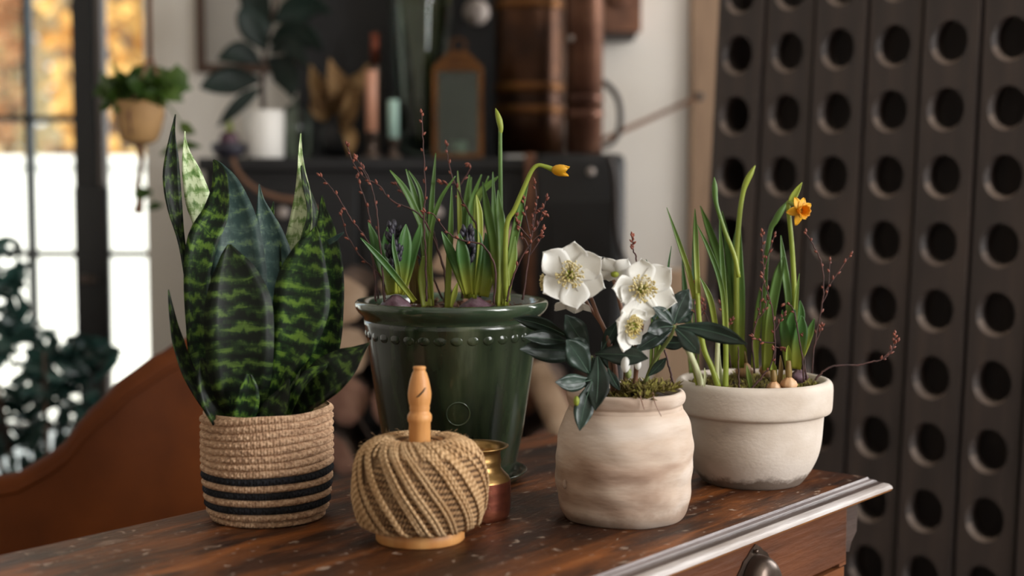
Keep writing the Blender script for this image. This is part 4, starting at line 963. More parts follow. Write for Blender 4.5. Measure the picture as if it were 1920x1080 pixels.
daff(803, 570, 2.02, 'tallest-leaved daffodil clump beside the purple-bulbed hyacinth in the green pot', [
  [(806, 574, 0, 8), (803, 500, 0, 8), (796, 440, 0, 7), (779, 395, 0, 7), (757, 352, 0, 6), (731, 319, 0, 1)], [(800, 574, .01, 7), (799, 500, .01, 8), (790, 420, .01, 8), (775, 360, .01, 6), (761, 317, .01, 1)],
  [(804, 574, .02, 6), (805, 460, .02, 6), (810, 370, .02, 5), (817, 287, .02, 1)], [(806, 560, -.01, 5), (808, 440, -.01, 4.5), (825, 375, -.01, 4), (854, 330, -.01, 1)], [(803, 540, .01, 5), (797, 440, .01, 5), (788, 360, .01, 4), (766, 320, .01, 1)],
  [(800, 575, -.01, 10), (794, 520, -.01, 11), (796, 480, -.01, 5)]])
daff(841, 575, 2.0, 'single upright daffodil blade between the two hyacinths in the green pot', [[(839, 580, 0, 6), (842, 500, 0, 6), (845, 430, 0, 5.5), (847, 348, 0, 1)], [(846, 576, -.03, 3), (852, 552, -.03, 6), (858, 530, -.03, 1)], [(862, 440, .03, 4), (861, 380, .03, 4.5), (858, 320, .03, 1)]])
daff(885, 500, 2.1, 'short bunched daffodil leaves behind the central hyacinth in the green pot', [
  [(878, 560, 0, 6), (872, 440, 0, 7), (874, 380, 0, 6), (880, 328, 0, 1)], [(884, 560, 0, 6), (880, 440, 0, 7), (884, 380, 0, 6), (903, 327, 0, 1)], [(882, 560, 0, 6), (875, 440, 0, 6), (888, 400, .01, 5), (916, 330, 0, 1)],
  [(892, 470, -.02, 5), (893, 390, -.02, 6), (900, 362, -.02, 7), (918, 345, -.02, 5.5), (934, 331, -.02, 1)], [(868, 560, .01, 4), (870, 440, .01, 5), (878, 370, .01, 5), (884, 332, .01, 1)]])
nb = daff(896, 540, 1.98, 'daffodil with a bent yellow-green bud in the middle of the green pot', [[(890, 560, 0, 4), (896, 500, 0, 4.5), (900, 450, 0, 5), (899, 400, 0, 6), (893, 365, 0, 1)]], 'blade_yellow')
n4 = daff(940, 572, 2.0, 'tall daffodil with closed green bud and broad leaves at the right of the green pot', [
  [(936, 570, .01, 8), (932, 520, .01, 9), (924, 450, .01, 9), (914, 395, .01, 8), (905, 341, .01, 1)], [(940, 575, -.01, 9), (942, 500, -.01, 9.5), (939, 420, -.01, 9), (935, 385, -.01, 6), (934, 356, -.01, 1)],
  [(948, 572, 0, 6), (955, 500, 0, 7), (967, 430, 0, 8), (978, 385, 0, 6), (991, 338, 0, 1)], [(946, 572, -.01, 6), (955, 520, -.01, 8), (963, 480, -.01, 7), (966, 443, -.01, 1)], [(936, 572, .02, 6), (930, 480, .02, 7), (926, 395, .02, 6), (924, 322, .02, 1)]])
obj('stalk', tube([(941, 565, -.005, 5), (939, 400, -.005, 4.6), (938, 300, -.005, 4.2), (938, 246, -.005, 3.8)], 2.0, 8, 16), 'blade_green', n4)
obj('bud', tube([(938, 250, -.005, 3.6), (939, 240, -.005, 5), (936, 225, -.005, 6), (932, 212, -.005, 4), (929, 203, -.005, .6)], 2.0, 8, 14), 'blade_yellow', n4)
n5 = daff(950, 560, 1.99, 'daffodil with drooping yellow bud arching to the right over the green pot', [[(952, 565, 0, 5), (949, 500, 0, 5), (950, 440, 0, 1)]])
obj('stalk', tube([(948, 560, -.01, 5), (949, 430, -.01, 5), (965, 392, -.01, 4.8), (984, 348, -.01, 4.5), (997, 320, -.01, 4.2), (1008, 310, -.01, 3.8), (1022, 312, -.01, 4), (1037, 318, -.01, 5.5)], 1.99, 8, 28), 'blade_yellow', n5)
fb = W(1036, 318, 1.98); ax = Vector((1, -.25, -.06)).normalized(); pr = [(.0035, 0), (.0062, .004), (.0074, .009), (.0072, .014), (.006, .019)]
A_ = ax.orthogonal().normalized(); B_ = ax.cross(A_); v_, f_ = [], []
for i, (r, l) in enumerate(pr):
    for k in range(18):
        a = 2*math.pi*k/18; q = r*(1+.10*math.cos(3*a))*(1 if i < 4 else 1+.12*math.cos(6*a)); v_.append(fb+ax*(l+(.003*math.cos(3*a) if i == 4 else 0))+A_*q*math.cos(a)+B_*q*math.sin(a))
for i in range(4):
    for k in range(18): f_.append((i*18+k, i*18+(k+1) % 18, (i+1)*18+(k+1) % 18, (i+1)*18+k))
obj('flower', (v_, f_), 'petal_yellow', n5, solid=.0008)
daff(770, 565, 2.04, 'short brown-sheathed shoot behind the purple-bulbed hyacinth', [([(775, 570, 0, 6), (774, 530, 0, 7), (770, 490, 0, 4), (769, 470, 0, 1)], 'sheath_brown'), ([(784, 570, 0, 6), (783, 530, 0, 7), (781, 500, 0, 5), (780, 478, 0, 1)], 'sheath_brown')], nm='bulb_shoot')
GT = 'reddish twigs pushed into the green pot'
tl = [([(834, 562, .02), (833, 509, .02), (803, 425, .01), (776, 395), (734, 376), (708, 346), (681, 332), (662, 304), (651, 273)], [[(690, 338), (678, 315), (668, 296)]], 10, 'longest bare twig leaning far left out of the green pot'),
 ([(800, 565, -.02), (798, 480, -.02), (795, 418, -.02), (797, 349, -.02), (793, 266, -.02), (791, 214, -.02)], [], 8, 'tallest upright budded twig in the green pot'),
 ([(705, 566, -.02), (700, 500, -.02), (689, 452, -.02), (658, 410, -.02), (628, 361, -.02), (601, 331, -.02)], [], 6, 'twig whose tip reaches furthest towards the snake plant'),
 ([(720, 566, -.03), (718, 520, -.03), (711, 448, -.03), (704, 380, -.03), (689, 330, -.03), (668, 296, -.03)], [], 5, 'upright twig just left of the purple-bulbed hyacinth'),
 ([(722, 560, -.01), (715, 520, -.01), (677, 482, -.01), (651, 441, -.01), (640, 402, -.01)], [], 5, 'low twig bending left over the green pot rim'),
 ([(900, 560, .03), (894, 433, .03), (879, 399, .03), (852, 342, .03), (841, 304, .03), (837, 272, .03)], [[(852, 342, .03), (840, 345, .03), (828, 342, .03)]], 6, 'twig rising behind the central hyacinth to a red bud'),
 ([(926, 570, -.04), (928, 505, -.04), (907, 461, -.04), (871, 452, -.04), (840, 437, -.04), (814, 403, -.04), (797, 398, -.04)], [], 6, 'brown twig crossing in front of the central hyacinth'),
 ([(709, 560, .03), (700, 470, .03), (692, 403, .03), (677, 357, .03), (671, 334, .03)], [], 5, 'short budded twig at the back left of the green pot'),
 ([(980, 563, 0), (990, 494, 0), (998, 433, 0), (1003, 395, .0), (1023, 399, 0)], [[(996, 450), (975, 425), (968, 405)], [(994, 440), (985, 400), (981, 372)], [(999, 430), (1006, 380), (1002, 342)], [(992, 480), (1012, 450), (1018, 430)], [(993, 470), (985, 450), (975, 440), (970, 418)], [(998, 436), (1010, 420), (1024, 372)]], 12, 'tangled reddish twig at the right rim of the green pot'),
 ([(950, 566, -.03), (962, 520, -.03), (985, 470, -.03), (1012, 440, -.03)], [], 4, 'dark twig slanting right beside the tall daffodil'),
 ([(830, 560, .05), (800, 500, .05), (772, 465, .05), (760, 440, .05)], [[(795, 495, .05), (782, 500, .05), (770, 515, .05)]], 3, 'thin crossing twig deep between the hyacinths'),
 ([(868, 560, .06), (862, 420, .06), (858, 360, .06), (880, 320, .06), (881, 307, .06)], [], 4, 'twig tipped with a red bud pair above the bunched leaves'),
 ([(850, 560, .05), (822, 470, .05), (806, 420, .05), (770, 380, .05), (742, 345, .05)], [], 6, 'faint twig behind the tall daffodil clump')]
for i, (pts, side, b, lb) in enumerate(tl): twig(pts, 2.0, 2.2, .9, b, .0075, lb, side, seed=i+20, group=GT)

# ------------------------------------------------------------------ hellebore jar
jd = 1.832; jc = W(1170, 975, jd); jc.z = TZ
jr = [(92, 976), (104, 972), (114, 962), (122, 945), (127, 920), (129.5, 890), (130, 860), (128.5, 830), (124, 800), (117, 780), (110, 768), (106.5, 762), (106.5, 757), (110, 752), (112, 744), (112, 736), (109.5, 731), (105, 730), (102, 733), (100, 745), (101, 770), (0, 760)]
jpf = pxprof(1170, jd, jr); jpf[0] = (jpf[0][0], 0.0)
jf = lambda a, z: .0011*math.sin(3*a+z*30)+.0009*math.sin(5*a-z*55+1)+.0006*math.sin(z*210+a)+.0005*math.sin(9*a+z*90)
jar = thing('clay_jar', jc.copy(), 'round-shouldered whitewashed terracotta jar holding the white hellebore', 'flower pot')
obj('body', lathe(jc, [(r, max(z, 0)) for r, z in cr(jpf, 110)], 120, jf), 'jar_clay', jar)
chp = W(1058, 908, jd-.07); obj('glaze_chip', ball((jc.x-.0755, jc.y-.040, W(1058, 908, jd-.04).z), .003, .0025, .005, 9, 6, lambda a, b: .25*math.sin(3*a+b)), 'jar_clay', jar)
jsz = W(1170, 742, jd).z
tag(obj('soil', lathe((jc.x, jc.y, jsz-.012), [(.062, 0), (.063, .008), (.04, .016), (0, .018)], 40), 'soil', origin=(jc.x, jc.y, jsz-.012)), 'dark soil at the mouth of the terracotta jar', 'soil', kind='stuff')
def tufts(c, rx, ry, n, hgt_, rn, keep=None, zfun=None):
    v, f = [], []
    for i in range(n):
        a = rn.random()*6.283; r = math.sqrt(rn.random()); p = Vector((c[0]+rx*r*math.cos(a), c[1]+ry*r*math.sin(a), c[2]))
        if keep and not keep(p): continue
        if zfun: p.z += zfun(p)
        s = hgt_*rn.uniform(.4, 1.3); up = Vector((rn.uniform(-1, 1), rn.uniform(-1, 1), rn.uniform(-.1, 1.2))).normalized()
        sd = up.orthogonal().normalized()*s*.14
        k = len(v); v += [p-sd, p+sd, p+up*s*.6+sd*.8, p+up*s*.6-sd*.8, p+up*s+Vector((rn.uniform(-.3, .3), rn.uniform(-.3, .3), -.2))*s*.4]
        f += [(k, k+1, k+2, k+3), (k+3, k+2, k+4)]
    return v, f
rn = random.Random(3)
mo = W(1215, 722, jd-.03)
tag(obj('moss', join(tufts((mo.x, mo.y, mo.z-.004), .034, .03, 900, .012, rn), tufts((jc.x+.008, jc.y-.035, jsz+.003), .028, .022, 380, .011, rn), tufts((W(1206, 745, jd-.06).x, jd-.063, W(1206, 745, jd-.06).z), .007, .006, 120, .012, rn)), 'moss', origin=mo), 'tuft of yellow-green moss spilling over the terracotta jar rim', 'moss', kind='stuff')

hb = thing('hellebore', (jc.x, jc.y, jsz), 'white hellebore in bloom with dark fingered leaves in the terracotta jar', 'hellebore')
def leaflet(a, b, hw, bend=0, dd0=0, dd1=0, tw=0, cup=.3):
    (x0, y0), (x1, y1) = a, b; mx, my = (x0+x1)/2, (y0+y1)/2; nx_, ny_ = -(y1-y0), (x1-x0); l = math.hypot(nx_, ny_); mx += nx_/l*bend; my += ny_/l*bend
    q = lambda t: ((1-t)**2*x0+2*t*(1-t)*mx+t*t*x1, (1-t)**2*y0+2*t*(1-t)*my+t*t*y1)
    pts = []
    for t, w_ in ((0, .12), (.2, .55), (.42, .95), (.62, 1), (.8, .68), (.92, .3), (1, .03)):
        x, y = q(t); pts.append((x, y, dd0+(dd1-dd0)*t, w_*hw))
    o = obj('leaf', blade(pts, jd, (tw-10, tw+15), cup, 26, .0005, .06), 'helleb_leaf', hb)
    m = obj('midrib', tube([(q(t)[0], q(t)[1], dd0+(dd1-dd0)*t-.0022*(1 if abs(tw) < 30 else .2)+cup*.0*t, .7*(1-t)+.3) for t in (0, .3, .6, .85)], jd, 5, 10), 'leaf_rib', o)
LF = [((1106, 665), (974, 655), 24, 8, -.02, -.05, 0), ((1066, 641), (981, 632), 15, 4, -.03, -.055, 20), ((1066, 632), (962, 597), 15, 12, .0, -.01, -20), ((1104, 655), (1060, 590), 22, -4, -.04, -.05, 10),
 ((1104, 670), (1064, 640), 20, 4, -.06, -.07, 0), ((1104, 700), (1062, 637), 23, 2, -.065, -.08, 5), ((1116, 664), (1216, 672), 20, -6, -.05, -.08, -10), ((1120, 668), (1116, 770), 23, -6, -.06, -.085, 15), ((1112, 670), (1142, 730), 18, 8, -.055, -.07, 30),
 ((1110, 715), (1087, 808), 18, 6, -.07, -.09, -10), ((1110, 712), (1041, 716), 16, -8, -.065, -.09, 0), ((1130, 655), (1160, 600), 14, 0, -.02, -.03, 20), ((1140, 690), (1163, 732), 9, 4, -.06, -.07, 0),
 ((1263, 608), (1292, 542), 21, -6, -.06, -.05, 10), ((1262, 612), (1214, 622), 17, 6, -.07, -.08, -10), ((1262, 608), (1224, 576), 12, 4, -.06, -.07, 20), ((1266, 616), (1312, 664), 16, -4, -.07, -.09, 0), ((1268, 612), (1402, 646), 17, -14, -.065, -.09, 10), ((1270, 606), (1300, 584), 12, -3, -.05, -.05, 20),
 ((1262, 616), (1190, 660), 16, 6, -.03, -.05, 10), ((1225, 600), (1222, 560), 13, 4, -.01, -.01, 30), ((1230, 640), (1290, 640), 13, 6, -.02, -.03, 0), ((1190, 620), (1150, 660), 16, 4, -.03, -.02, 0), ((1215, 705), (1250, 670), 9, 2, -.05, -.06, 0), ((1150, 700), (1128, 640), 16, 4, .0, .0, 0)]
for a in LF: leaflet(*a)
def stalk(pts, m='helleb_stem', r=4): obj('stalk', tube([(x, y, dd, rr) for x, y, dd, rr in pts], jd, 8, 18), m, hb)
stalk([(1150, 745, -.01, 5), (1140, 640, -.02, 4.5), (1120, 590, -.03, 4.2), (1104, 550, -.035, 3.6), (1080, 520, -.035, 3)])
stalk([(1158, 745, -.02, 5), (1152, 680, -.02, 4.5), (1135, 620, -.02, 4), (1105, 575, -.02, 3.5), (1098, 560, -.02, 3)])
stalk([(1170, 745, .0, 5), (1175, 650, .0, 4.5), (1165, 580, -.01, 4), (1150, 525, -.01, 3.4)])
stalk([(1190, 745, -.01, 5), (1195, 660, -.02, 4.5), (1205, 600, -.03, 4), (1205, 550, -.035, 3.6)])
stalk([(1185, 745, -.02, 4.5), (1195, 680, -.035, 4), (1190, 630, -.045, 3.6)])
stalk([(1130, 745, -.02, 4), (1118, 700, -.045, 3.6), (1108, 668, -.05, 3.4)], 'helleb_stalk')
stalk([(1200, 745, -.02, 4), (1225, 680, -.04, 3.8), (1258, 630, -.06, 3.4), (1264, 610, -.065, 3)], 'helleb_stalk')
stalk([(1120, 745, -.03, 3.6), (1112, 725, -.06, 3), (1109, 712, -.065, 3)], 'helleb_stalk')
def flower(px, py, dd, axis, rpx, petals, center=True, st_r=.42, seed=1):
    """petals: (angle deg in the flower plane, length factor, width factor, lift)"""
    rn = random.Random(seed); c = W(px, py, jd+dd); n = Vector(axis).normalized(); d_ = jd
    ex = n.cross(Vector((0, 0, 1))); ex = -ex.normalized(); ey = n.cross(ex).normalized()
    if ey.z < 0: ey = -ey
    R_ = rpx*d_/F
    fl = obj('flower', ball(c-n*.002, .005, .005, .004, 10, 6), 'carpel', hb)
    for ang, lf, wf, lift in petals:
        a = math.radians(ang); rd_ = ex*math.cos(a)+ey*math.sin(a); sd = -ex*math.sin(a)+ey*math.cos(a); v, f, u = [], [], []
        NL, NW = 10, 8
        for i in range(NL+1):
            t = i/NL; wd = R_*.455*wf*(math.sin(math.pi*min(t*.66+.07, 1))**.95)*(1 if t < .66 else max(0, 1-((t-.66)/.345)**1.7)**.8)
            for j in range(NW+1):
                s = -1+2*j/NW
                h_ = R_*lf*(lift*.7*t*t-.08*math.sin(math.pi*t)+.07*s*s*t)+R_*.045*math.sin(s*3.5+ang+t*4)*t
                ln = R_*1.06*lf*(t-.06*s*s*(t > .6)*t)
                v.append(c+rd_*ln+sd*s*wd+n*(h_+.0014*((int(ang)//30) % 2)*t))
        for i in range(NL):
            for j in range(NW): f.append((i*(NW+1)+j, i*(NW+1)+j+1, (i+1)*(NW+1)+j+1, (i+1)*(NW+1)+j))
        obj('petal', (v, f), 'petal_white', fl, solid=.0005)
    if center:
        fs, an = [], []
        for k in range(120):
            a = rn.random()*6.283; r = R_*st_r*(rn.random()**.5); rd_ = ex*math.cos(a)+ey*math.sin(a); hh = R_*(.30-.10*(r/(R_*st_r)))*rn.uniform(.8, 1.15)
            e = c+rd_*r+n*hh; fs.append(tubew([c+rd_*r*.25, c+rd_*r*.75+n*hh*.6, e], .00028, 4, False)[:2]); an.append(spindle(e-n*.0006, n+rd_*.6, .0032, .0013, 5))
        obj('stamens', join(*fs, *an), 'stamen', fl)
        obj('carpels', join(*[spindle(c+(ex*math.cos(k*1.05)+ey*math.sin(k*1.05))*.0022, n+(ex*math.cos(k*1.05)+ey*math.sin(k*1.05))*.25, R_*.34, .0018, 6) for k in range(6)]), 'carpel', fl)
    return fl
flower(1070, 517, -.055, (-.12, -1, .22), 60, [(84, 1, 1, .1), (30, 1.05, 1.05, .15), (-20, 1.08, 1.05, .1), (-78, 1.02, 1.05, .15), (-145, .95, 1, .12), (140, 1.05, 1.05, .2)], seed=1)
flower(1203, 543, -.06, (.15, -1, .18), 60, [(90, .9, 1, .1), (34, 1.05, 1, .15), (-22, 1.08, 1, .1), (-86, .95, 1, .1), (-150, .75, .9, .2), (178, .9, .95, .15)], seed=2)
flower(1153, 512, -.02, (.1, .75, .75), 42, [(60, .9, 1, .3), (130, .9, 1, .3), (-10, 1, 1, .3), (190, 1, 1, .3), (-70, .8, 1, .3)], center=False, seed=3)
flower(1180, 610, -.075, (.75, -.75, -.12), 50, [(100, 1.05, 1, .2), (165, .9, .95, .2), (-110, .95, 1, .15), (-55, .8, .9, .25), (40, .75, .9, .3)], seed=4, st_r=.42)
flower(1075, 570, -.03, (-.1, -.3, -.9), 40, [(200, 1, 1, .3), (-100, .8, 1, .3), (-40, .9, .9, .3), (60, .8, 1, .2), (130, .8, 1, .2)], center=False, seed=5)
flower(1026, 530, -.02, (-.9, -.35, -.05), 30, [(60, .9, 1, .2), (0, .8, 1, .3)], seed=6, st_r=.5)
for x, y, dd, r, m in ((1173, 684, -.07, 11, 'petal_white'), (1196, 683, -.06, 8, 'petal_white'), (1081, 752, -.095, 7, 'blade_yellow'), (1178, 700, -.065, 8, 'helleb_stalk')):
    p = W(x, y, jd+dd); q = r*jd/F
    obj('bud', ball(p, q*.8, q*.8, q*1.25, 12, 8, lambda a, b: .08*math.sin(3*a)), m, hb)
for lb_, q in (('thin dry root hanging down the middle of the jar front', [(1200, 742, -.0735, 1), (1204, 755, -.0745, 1), (1208, 768, -.0755, .6)]), ('longer dry root hanging down the jar front below the moss', [(1224, 735, -.069, 1.1), (1228, 755, -.071, 1), (1240, 781, -.0735, .6)])):
    tag(obj('dry_root', tube(q, jd, 5, 10), 'helleb_stem', origin=W(q[0][0], q[0][1], jd+q[0][2])), lb_, 'root')
JT = 'thin dark twigs pushed into the terracotta jar'
twig([(1195, 700, .03), (1200, 560, .03), (1194, 490, .03), (1187, 468, .03), (1186, 442, .03)], jd, 2.2, 1, 9, .006, 'dark budded twig rising behind the white hellebore flowers', seed=60, bstart=.72, group=JT)
twig([(1263, 722, 0), (1255, 690, 0), (1246, 655, 0)], jd, 2.6, 1.6, 0, .003, 'short black bare stick at the right of the terracotta jar', seed=61, group=JT)
gsx = plantT('grass_tuft', 1240, 720, jd+.06, 'dark green grass blades behind the hellebore flowers', 'grass')
leaves(gsx, jd+.06, [[(1225, 700, 0, 3), (1250, 600, 0, 4), (1251, 520, 0, 3), (1259, 461, 0, .5)], [(1220, 700, 0, 3), (1225, 560, 0, 4), (1220, 510, 0, 4), (1211, 486, 0, .5)], [(1228, 700, 0, 4), (1238, 560, 0, 5), (1240, 510, 0, 4), (1231, 497, 0, .5)]], 'blade_dark')

# ------------------------------------------------------------------ clay bowl with bulbs
od = 2.045; oc = W(1410, 907, od); oc.z = TZ
orow = [(78, 908), (84, 906), (98, 893), (112, 873), (123, 850), (129, 825), (131.5, 800), (132.5, 780), (132.5, 773), (136, 771.5), (143, 769), (146.5, 764), (147.5, 752), (147.5, 728), (146.5, 718), (143, 712), (137.5, 709), (133, 710), (130, 716), (127, 730), (122, 745), (0, 745)]
opf = pxprof(1410, od, orow); opf[0] = (opf[0][0], 0.0)
of = lambda a, z: .0006*math.sin(3*a+z*20)+.0004*math.sin(7*a-z*60)
bw = thing('clay_bowl', oc, 'wide pale clay bowl planted with daffodils and bulbs at the desk end', 'flower pot')
obj('body', lathe(oc, [(r, max(z, 0)) for r, z in cr(opf, 120)], 120, of), 'bowl_clay', bw)
osz = W(1410, 722, od).z
tag(obj('soil', lathe((oc.x, oc.y, osz-.012), [(.085, 0), (.0905, .008), (.06, .014), (0, .016)], 48), 'soil', origin=(oc.x, oc.y, osz-.012)), 'dark soil inside the wide clay bowl', 'soil', kind='stuff')
tag(obj('moss', tufts((oc.x, oc.y, osz+.000), .086, .086, 3400, .0105, rn, zfun=lambda p: .004*math.sin(p.x*90)*math.cos(p.y*70)), 'moss', origin=(oc.x, oc.y, osz)), 'green and brown moss covering the wide clay bowl', 'moss', kind='stuff')
def odaff(px, py, d, label, L, m='blade_green', nm='daffodil', cat='daffodil'):
    t = plantT(nm, px, py, d, label, cat); leaves(t, d, L, m, tw=(0, 0)); return t
b1 = odaff(1318, 722, 1.985, 'leftmost daffodil stalks with white feet at the bowl front rim', [[(1303, 560, 0, 4.5), (1290, 505, 0, 5), (1275, 460, 0, 4.5), (1250, 389, 0, .6)], [(1308, 722, 0, 4), (1304, 695, 0, 5), (1300, 672, 0, .8)]])
obj('stalk', tube([(1316, 724, 0, 7), (1305, 690, 0, 6.5), (1290, 655, 0, 6), (1270, 610, 0, 5)], 1.985, 8, 14), 'stalk_white', b1)
b2 = odaff(1346, 724, 1.98, 'slender curved daffodil leaf rising from the bowl front, second from left', [[(1309, 560, 0, 5), (1305, 470, 0, 5.5), (1304, 430, 0, 4.5), (1303, 391, 0, .6)]])
obj('stalk', tube([(1347, 726, 0, 6), (1335, 690, 0, 5.5), (1320, 655, 0, 5.5), (1311, 600, 0, 5), (1308, 550, 0, 4.5)], 1.98, 8, 16), 'blade_yellow', b2)
b3 = odaff(1360, 724, 1.985, 'daffodil with a closed upright bud and white feet at the bowl front', [[(1361, 660, 0, 5), (1357, 570, 0, 5), (1348, 520, 0, 5), (1330, 470, 0, 4.5), (1306, 419, 0, .6)], [(1362, 640, .01, 5), (1358, 560, .01, 6), (1353, 480, .01, 5), (1349, 410, .01, .7)], [(1346, 640, -.01, 5), (1335, 575, -.01, 6), (1325, 545, -.01, 5), (1312, 519, -.01, .7)]])
obj('stalk', tube([(1360, 726, 0, 6), (1361, 690, 0, 5.5), (1361, 640, 0, 5)], 1.985, 8, 12), 'blade_yellow', b3)
obj('stalk', tube([(1345, 726, .0, 5), (1344, 690, -.005, 4.5), (1346, 640, -.01, 4.5)], 1.985, 8, 12), 'stalk_white', b3)
obj('stalk', tube([(1356, 722, .01, 5), (1349, 690, .01, 4.5), (1346, 650, .01, 4)], 1.985, 8, 12), 'stalk_white', b3)
obj('stalk', tube([(1385, 520, .02, 4), (1377, 480, .02, 4.4), (1359, 434, .02, 4.4), (1345, 390, .02, 4.2), (1341, 370, .02, 5.2), (1340, 350, .02, 5.5), (1339, 332, .02, .8)], 1.985, 8, 22), 'blade_green', b3)
b5 = odaff(1378, 660, 2.07, 'tallest daffodil shoot in the bowl with a bent pale bud', [[(1374, 690, 0, 6), (1368, 570, 0, 8), (1350, 490, 0, 8), (1330, 430, 0, 7), (1313, 386, 0, .8)], [(1376, 690, .01, 7), (1376, 560, .01, 9), (1366, 470, .01, 8), (1354, 396, .01, .8)], [(1388, 690, -.01, 7), (1388, 560, -.01, 9), (1386, 500, -.01, 8), (1387, 420, -.01, 2), (1390, 406, -.01, .6)], [(1380, 690, 0, 7), (1380, 560, 0, 8), (1378, 480, 0, 8), (1381, 425, 0, .8)]])
obj('stalk', tube([(1382, 690, 0, 6), (1381, 500, 0, 5.5), (1386, 410, 0, 5), (1393, 362, 0, 4.6), (1400, 340, 0, 6), (1408, 325, 0, 5.2), (1416, 310, 0, 1)], 2.06, 8, 24), 'blade_yellow', b5)
b10 = odaff(1296, 690, 2.09, 'dark daffodil leaves at the back left of the clay bowl', [[(1298, 700, 0, 6), (1292, 620, 0, 6.5), (1285, 550, 0, 6), (1279, 485, 0, .7)], [(1306, 690, 0, 5), (1304, 600, 0, 5.5), (1301, 520, 0, 5), (1299, 450, 0, .7)]], 'blade_dark')
# daffodil in flower
fd = 2.03
df = odaff(1488, 690, fd, 'daffodil in full yellow flower on the right of the clay bowl', [[(1482, 690, .0, 6), (1479, 570, 0, 7), (1470, 500, 0, 7), (1464, 441, 0, .8)], [(1488, 640, -.01, 4), (1493, 560, -.01, 4), (1499, 513, -.01, .6)]])
obj('stalk', tube([(1489, 690, 0, 5.5), (1490, 573, 0, 5), (1485, 464, 0, 4.8), (1478, 388, 0, 4.2), (1482, 380, -.005, 3.5), (1492, 386, -.02, 3)], fd, 8, 26), 'blade_yellow', df)
obj('spathe', blade([(1480, 386, -.002, 4), (1486, 372, -.004, 7), (1495, 356, -.004, 5.5), (1504, 342, -.004, .8)], fd, (0, 20), .6, 14), 'blade_yellow', df)
fc = W(1499, 394, fd-.022); n = Vector((.42, -1, -.08)).normalized(); ex = -n.cross(Vector((0, 0, 1))).normalized(); ey = n.cross(ex).normalized(); ey = ey if ey.z > 0 else -ey
flw = obj('flower', tubew([fc-n*.012, fc-n*.006, fc], [.002, .0028, .0035], 10), 'petal_yellow', df)
for i, ang in enumerate((20, 62, 112, 190, 262, 320)):
    a = math.radians(ang); rd_ = ex*math.cos(a)+ey*math.sin(a); sd = -ex*math.sin(a)+ey*math.cos(a); v, f = [], []; Lp = .0212 if i in (0, 4) else .0185
    for q in range(9):
        t = q/8; wd = .0062*math.sin(math.pi*min(t*.85+.12, 1))**.8
        for j in range(5):
            s = -1+j/2; v.append(fc+rd_*Lp*t+sd*s*wd+n*(-.004*t*t+.0018*s*s-.0006*(i % 2)))
    for q in range(8):
        for j in range(4): f.append((q*5+j, q*5+j+1, (q+1)*5+j+1, (q+1)*5+j))
    obj('petal', (v, f), 'petal_yellow', flw, solid=.0005)
v, f = [], []
for i, (r, l) in enumerate([(.0045, -.001), (.0055, .004), (.0062, .009), (.0075, .0125), (.0088, .014)]):
    for k in range(36):
        a = 2*math.pi*k/36; q = r*(1+(.10*math.cos(9*a) if i > 2 else 0)); v.append(fc+n*l+ex*q*math.cos(a)+ey*q*math.sin(a))
for i in range(4):
    for k in range(36): f.append((i*36+k, i*36+(k+1) % 36, (i+1)*36+(k+1) % 36, (i+1)*36+k))
obj('corona', (v, f), 'corona', flw, solid=.0006)
d2 = odaff(1438, 690, 2.05, 'daffodil with a long green bud bending towards the yellow flower', [[(1438, 695, -.02, 9), (1444, 600, -.02, 9.5), (1456, 530, -.02, 9.5), (1464, 500, -.02, 7), (1471, 480, -.02, 1)], [(1414, 690, 0, 6), (1420, 610, 0, 7), (1424, 570, 0, 6.5), (1425, 540, 0, 1)], [(1418, 690, -.02, 5), (1416, 640, -.02, 5.5), (1417, 600, -.02, 1)]])
obj('stalk', tube([(1434, 690, 0, 6), (1433, 595, 0, 5.5), (1436, 499, 0, 5), (1444, 434, 0, 4.6), (1453, 415, 0, 6), (1464, 396, 0, 6), (1478, 376, 0, 1)], 2.05, 8, 24), 'blade_green', d2)
oh = odaff(1493, 690, 2.0, 'young hyacinth with broad green leaves right of the flowering daffodil', [[(1491, 692, -.01, 11), (1497, 650, -.012, 15), (1502, 615, -.012, 12), (1503, 592, -.012, 2)], [(1503, 670, 0, 5), (1512, 640, 0, 8), (1520, 618, 0, 7), (1527, 597, 0, 1)],
  [(1480, 690, .0, 8), (1474, 640, .0, 10), (1469, 610, 0, 8), (1467, 581, 0, 1)], [(1495, 660, .02, 6), (1500, 610, .02, 8), (1502, 585, .02, 7), (1500, 563, .02, 1)], [(1484, 690, .01, 10), (1480, 640, .01, 13), (1484, 600, .01, 10), (1490, 580, .01, 2)]], 'hyacinth_leaf', nm='hyacinth', cat='hyacinth')
bulb(oh, 1498, 700, 2.0, 18, 'bulb_purple', .7)
def sprout(px, py, r, sx, sy, label, d=1.965, m='bulb_tan', hw=6.5):
    t = plantT('sprouting_bulb', px, py+r, d, label, 'bulb'); bulb(t, px, py, d, r, m, .8)
    obj('shoot', blade([(px, py-r*.6, 0, hw*.8), ((px*.6+sx*.4), (py-r)*.5+sy*.5, 0, hw), (sx, sy+8, 0, hw*.7), (sx, sy, 0, .8)], d, (0, 10), .9, 14), 'blade_yellow', t)
    obj('sheath', tube([(px, py-r*.5, .0, hw*.9), (px+(sx-px)*.25, py-r*1.3, .0, hw*1.0), (px+(sx-px)*.4, (py-r)*.55+sy*.45, 0, hw*.72)], d, 8, 10), 'sheath_brown', t)
sprout(1451, 722, 14, 1449, 676, 'small tan bulb with brown sprout at the bowl front, left of the pair', m='bulb_tan')
sprout(1479, 716, 17, 1478, 648, 'larger tan bulb with tall pointed sprout at the bowl front', m='bulb_tan')
sprout(1396, 690, 18, 1388, 640, 'brown bulb half buried in moss at the back of the bowl', 2.08)
sprout(1440, 690, 17, 1437, 640, 'brown bulb at the foot of the budded daffodil', 2.06)
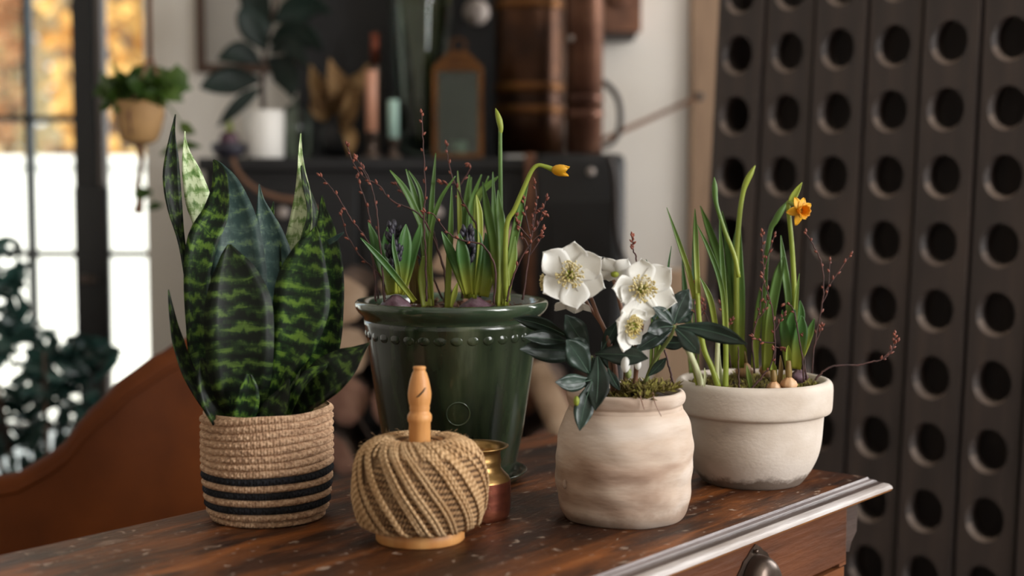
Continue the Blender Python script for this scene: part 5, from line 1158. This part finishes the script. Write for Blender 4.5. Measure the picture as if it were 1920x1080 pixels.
twS = plantT('bulb_shoot', 1405, 728, 1.975, 'short pointed green-brown shoots piercing the moss in the bowl', 'shoot')
leaves(twS, 1.975, [([(1408, 728, 0, 4), (1404, 705, 0, 5), (1400, 685, 0, .7)], 'blade_dark'), ([(1462, 722, 0, 4), (1464, 690, 0, 4.5), (1463, 666, 0, .7)], 'sheath_brown'), ([(1320, 728, 0, 2), (1322, 705, 0, 2.5), (1321, 690, 0, .6)], 'stalk_white')])
BT = 'brown twigs pushed into the clay bowl'
ol = [([(1528, 712, -.02), (1545, 695, -.02), (1568, 686, -.02), (1611, 684, -.02), (1645, 676, -.02), (1664, 668, -.02), (1675, 645, -.02), (1679, 628, -.02)], [[(1655, 672, -.02), (1672, 655, -.02), (1682, 640, -.02)]], 9, 'long twig reaching far right past the clay bowl', .6),
 ([(1522, 700, .01), (1526, 655, .01), (1533, 612, .01), (1544, 551, .01), (1540, 494, .01), (1525, 460, .01), (1511, 437, .01)], [[(1544, 551, .01), (1565, 520, .01), (1594, 478, .01)], [(1530, 640, .01), (1538, 622, .01), (1540, 612, .01)], [(1540, 570, .01), (1552, 545, .01), (1556, 490, .01)]], 7, 'tall forked twig at the right rim of the clay bowl', .3),
 ([(1415, 700, .0), (1411, 640, 0), (1424, 580, 0), (1432, 520, 0), (1430, 480, 0), (1429, 437, 0)], [[(1428, 520, 0), (1440, 480, 0), (1452, 442, 0)], [(1418, 600, 0), (1432, 585, 0), (1438, 560, 0)]], 14, 'thickly budded twig beside the long green bud', .3),
 ([(1508, 715, -.03), (1503, 660, -.03), (1492, 600, -.03), (1484, 575, -.03), (1469, 568, -.03)], [], 3, 'twig with a hooked tip in front of the young hyacinth', .6),
 ([(1452, 705, -.04), (1453, 640, -.04), (1448, 580, -.04), (1429, 517, -.04)], [[(1452, 643, -.04), (1430, 641, -.04), (1412, 632, -.04)], [(1453, 650, -.04), (1470, 655, -.04)], [(1453, 620, -.04), (1470, 590, -.04)]], 5, 'slender side-branched twig in the middle of the bowl', .4),
 ([(1305, 690, .03), (1305, 620, .03), (1301, 560, .03), (1300, 530, .03)], [[(1304, 610, .03), (1320, 580, .03), (1312, 560, .03)], [(1336, 620, .03), (1322, 585, .03), (1318, 565, .03)]], 8, 'dark budded twig between the leftmost daffodils in the bowl', .3),
 ([(1386, 728, -.05), (1385, 690, -.05), (1384, 650, -.05)], [], 0, 'short dark stick standing at the bowl front rim', .8),
 ([(1408, 730, -.05), (1430, 705, -.05), (1445, 685, -.05), (1452, 655, -.05)], [], 3, 'twig lying low across the moss of the bowl', .5),
 ([(1370, 690, .02), (1360, 610, .02), (1350, 570, .02)], [[(1362, 620, .02), (1372, 600, .02)]], 4, 'thin twig behind the upright daffodil bud', .4),
 ([(1512, 712, -.02), (1507, 660, -.02), (1506, 630, -.02)], [], 5, 'short budded twig at the foot of the young hyacinth', .4)]
for i, (pts, side, b, lb, bs_) in enumerate(ol): twig(pts, 2.01, 2.1, 1.0, b, .0068, lb, side, seed=i+80, bstart=bs_, group=BT)
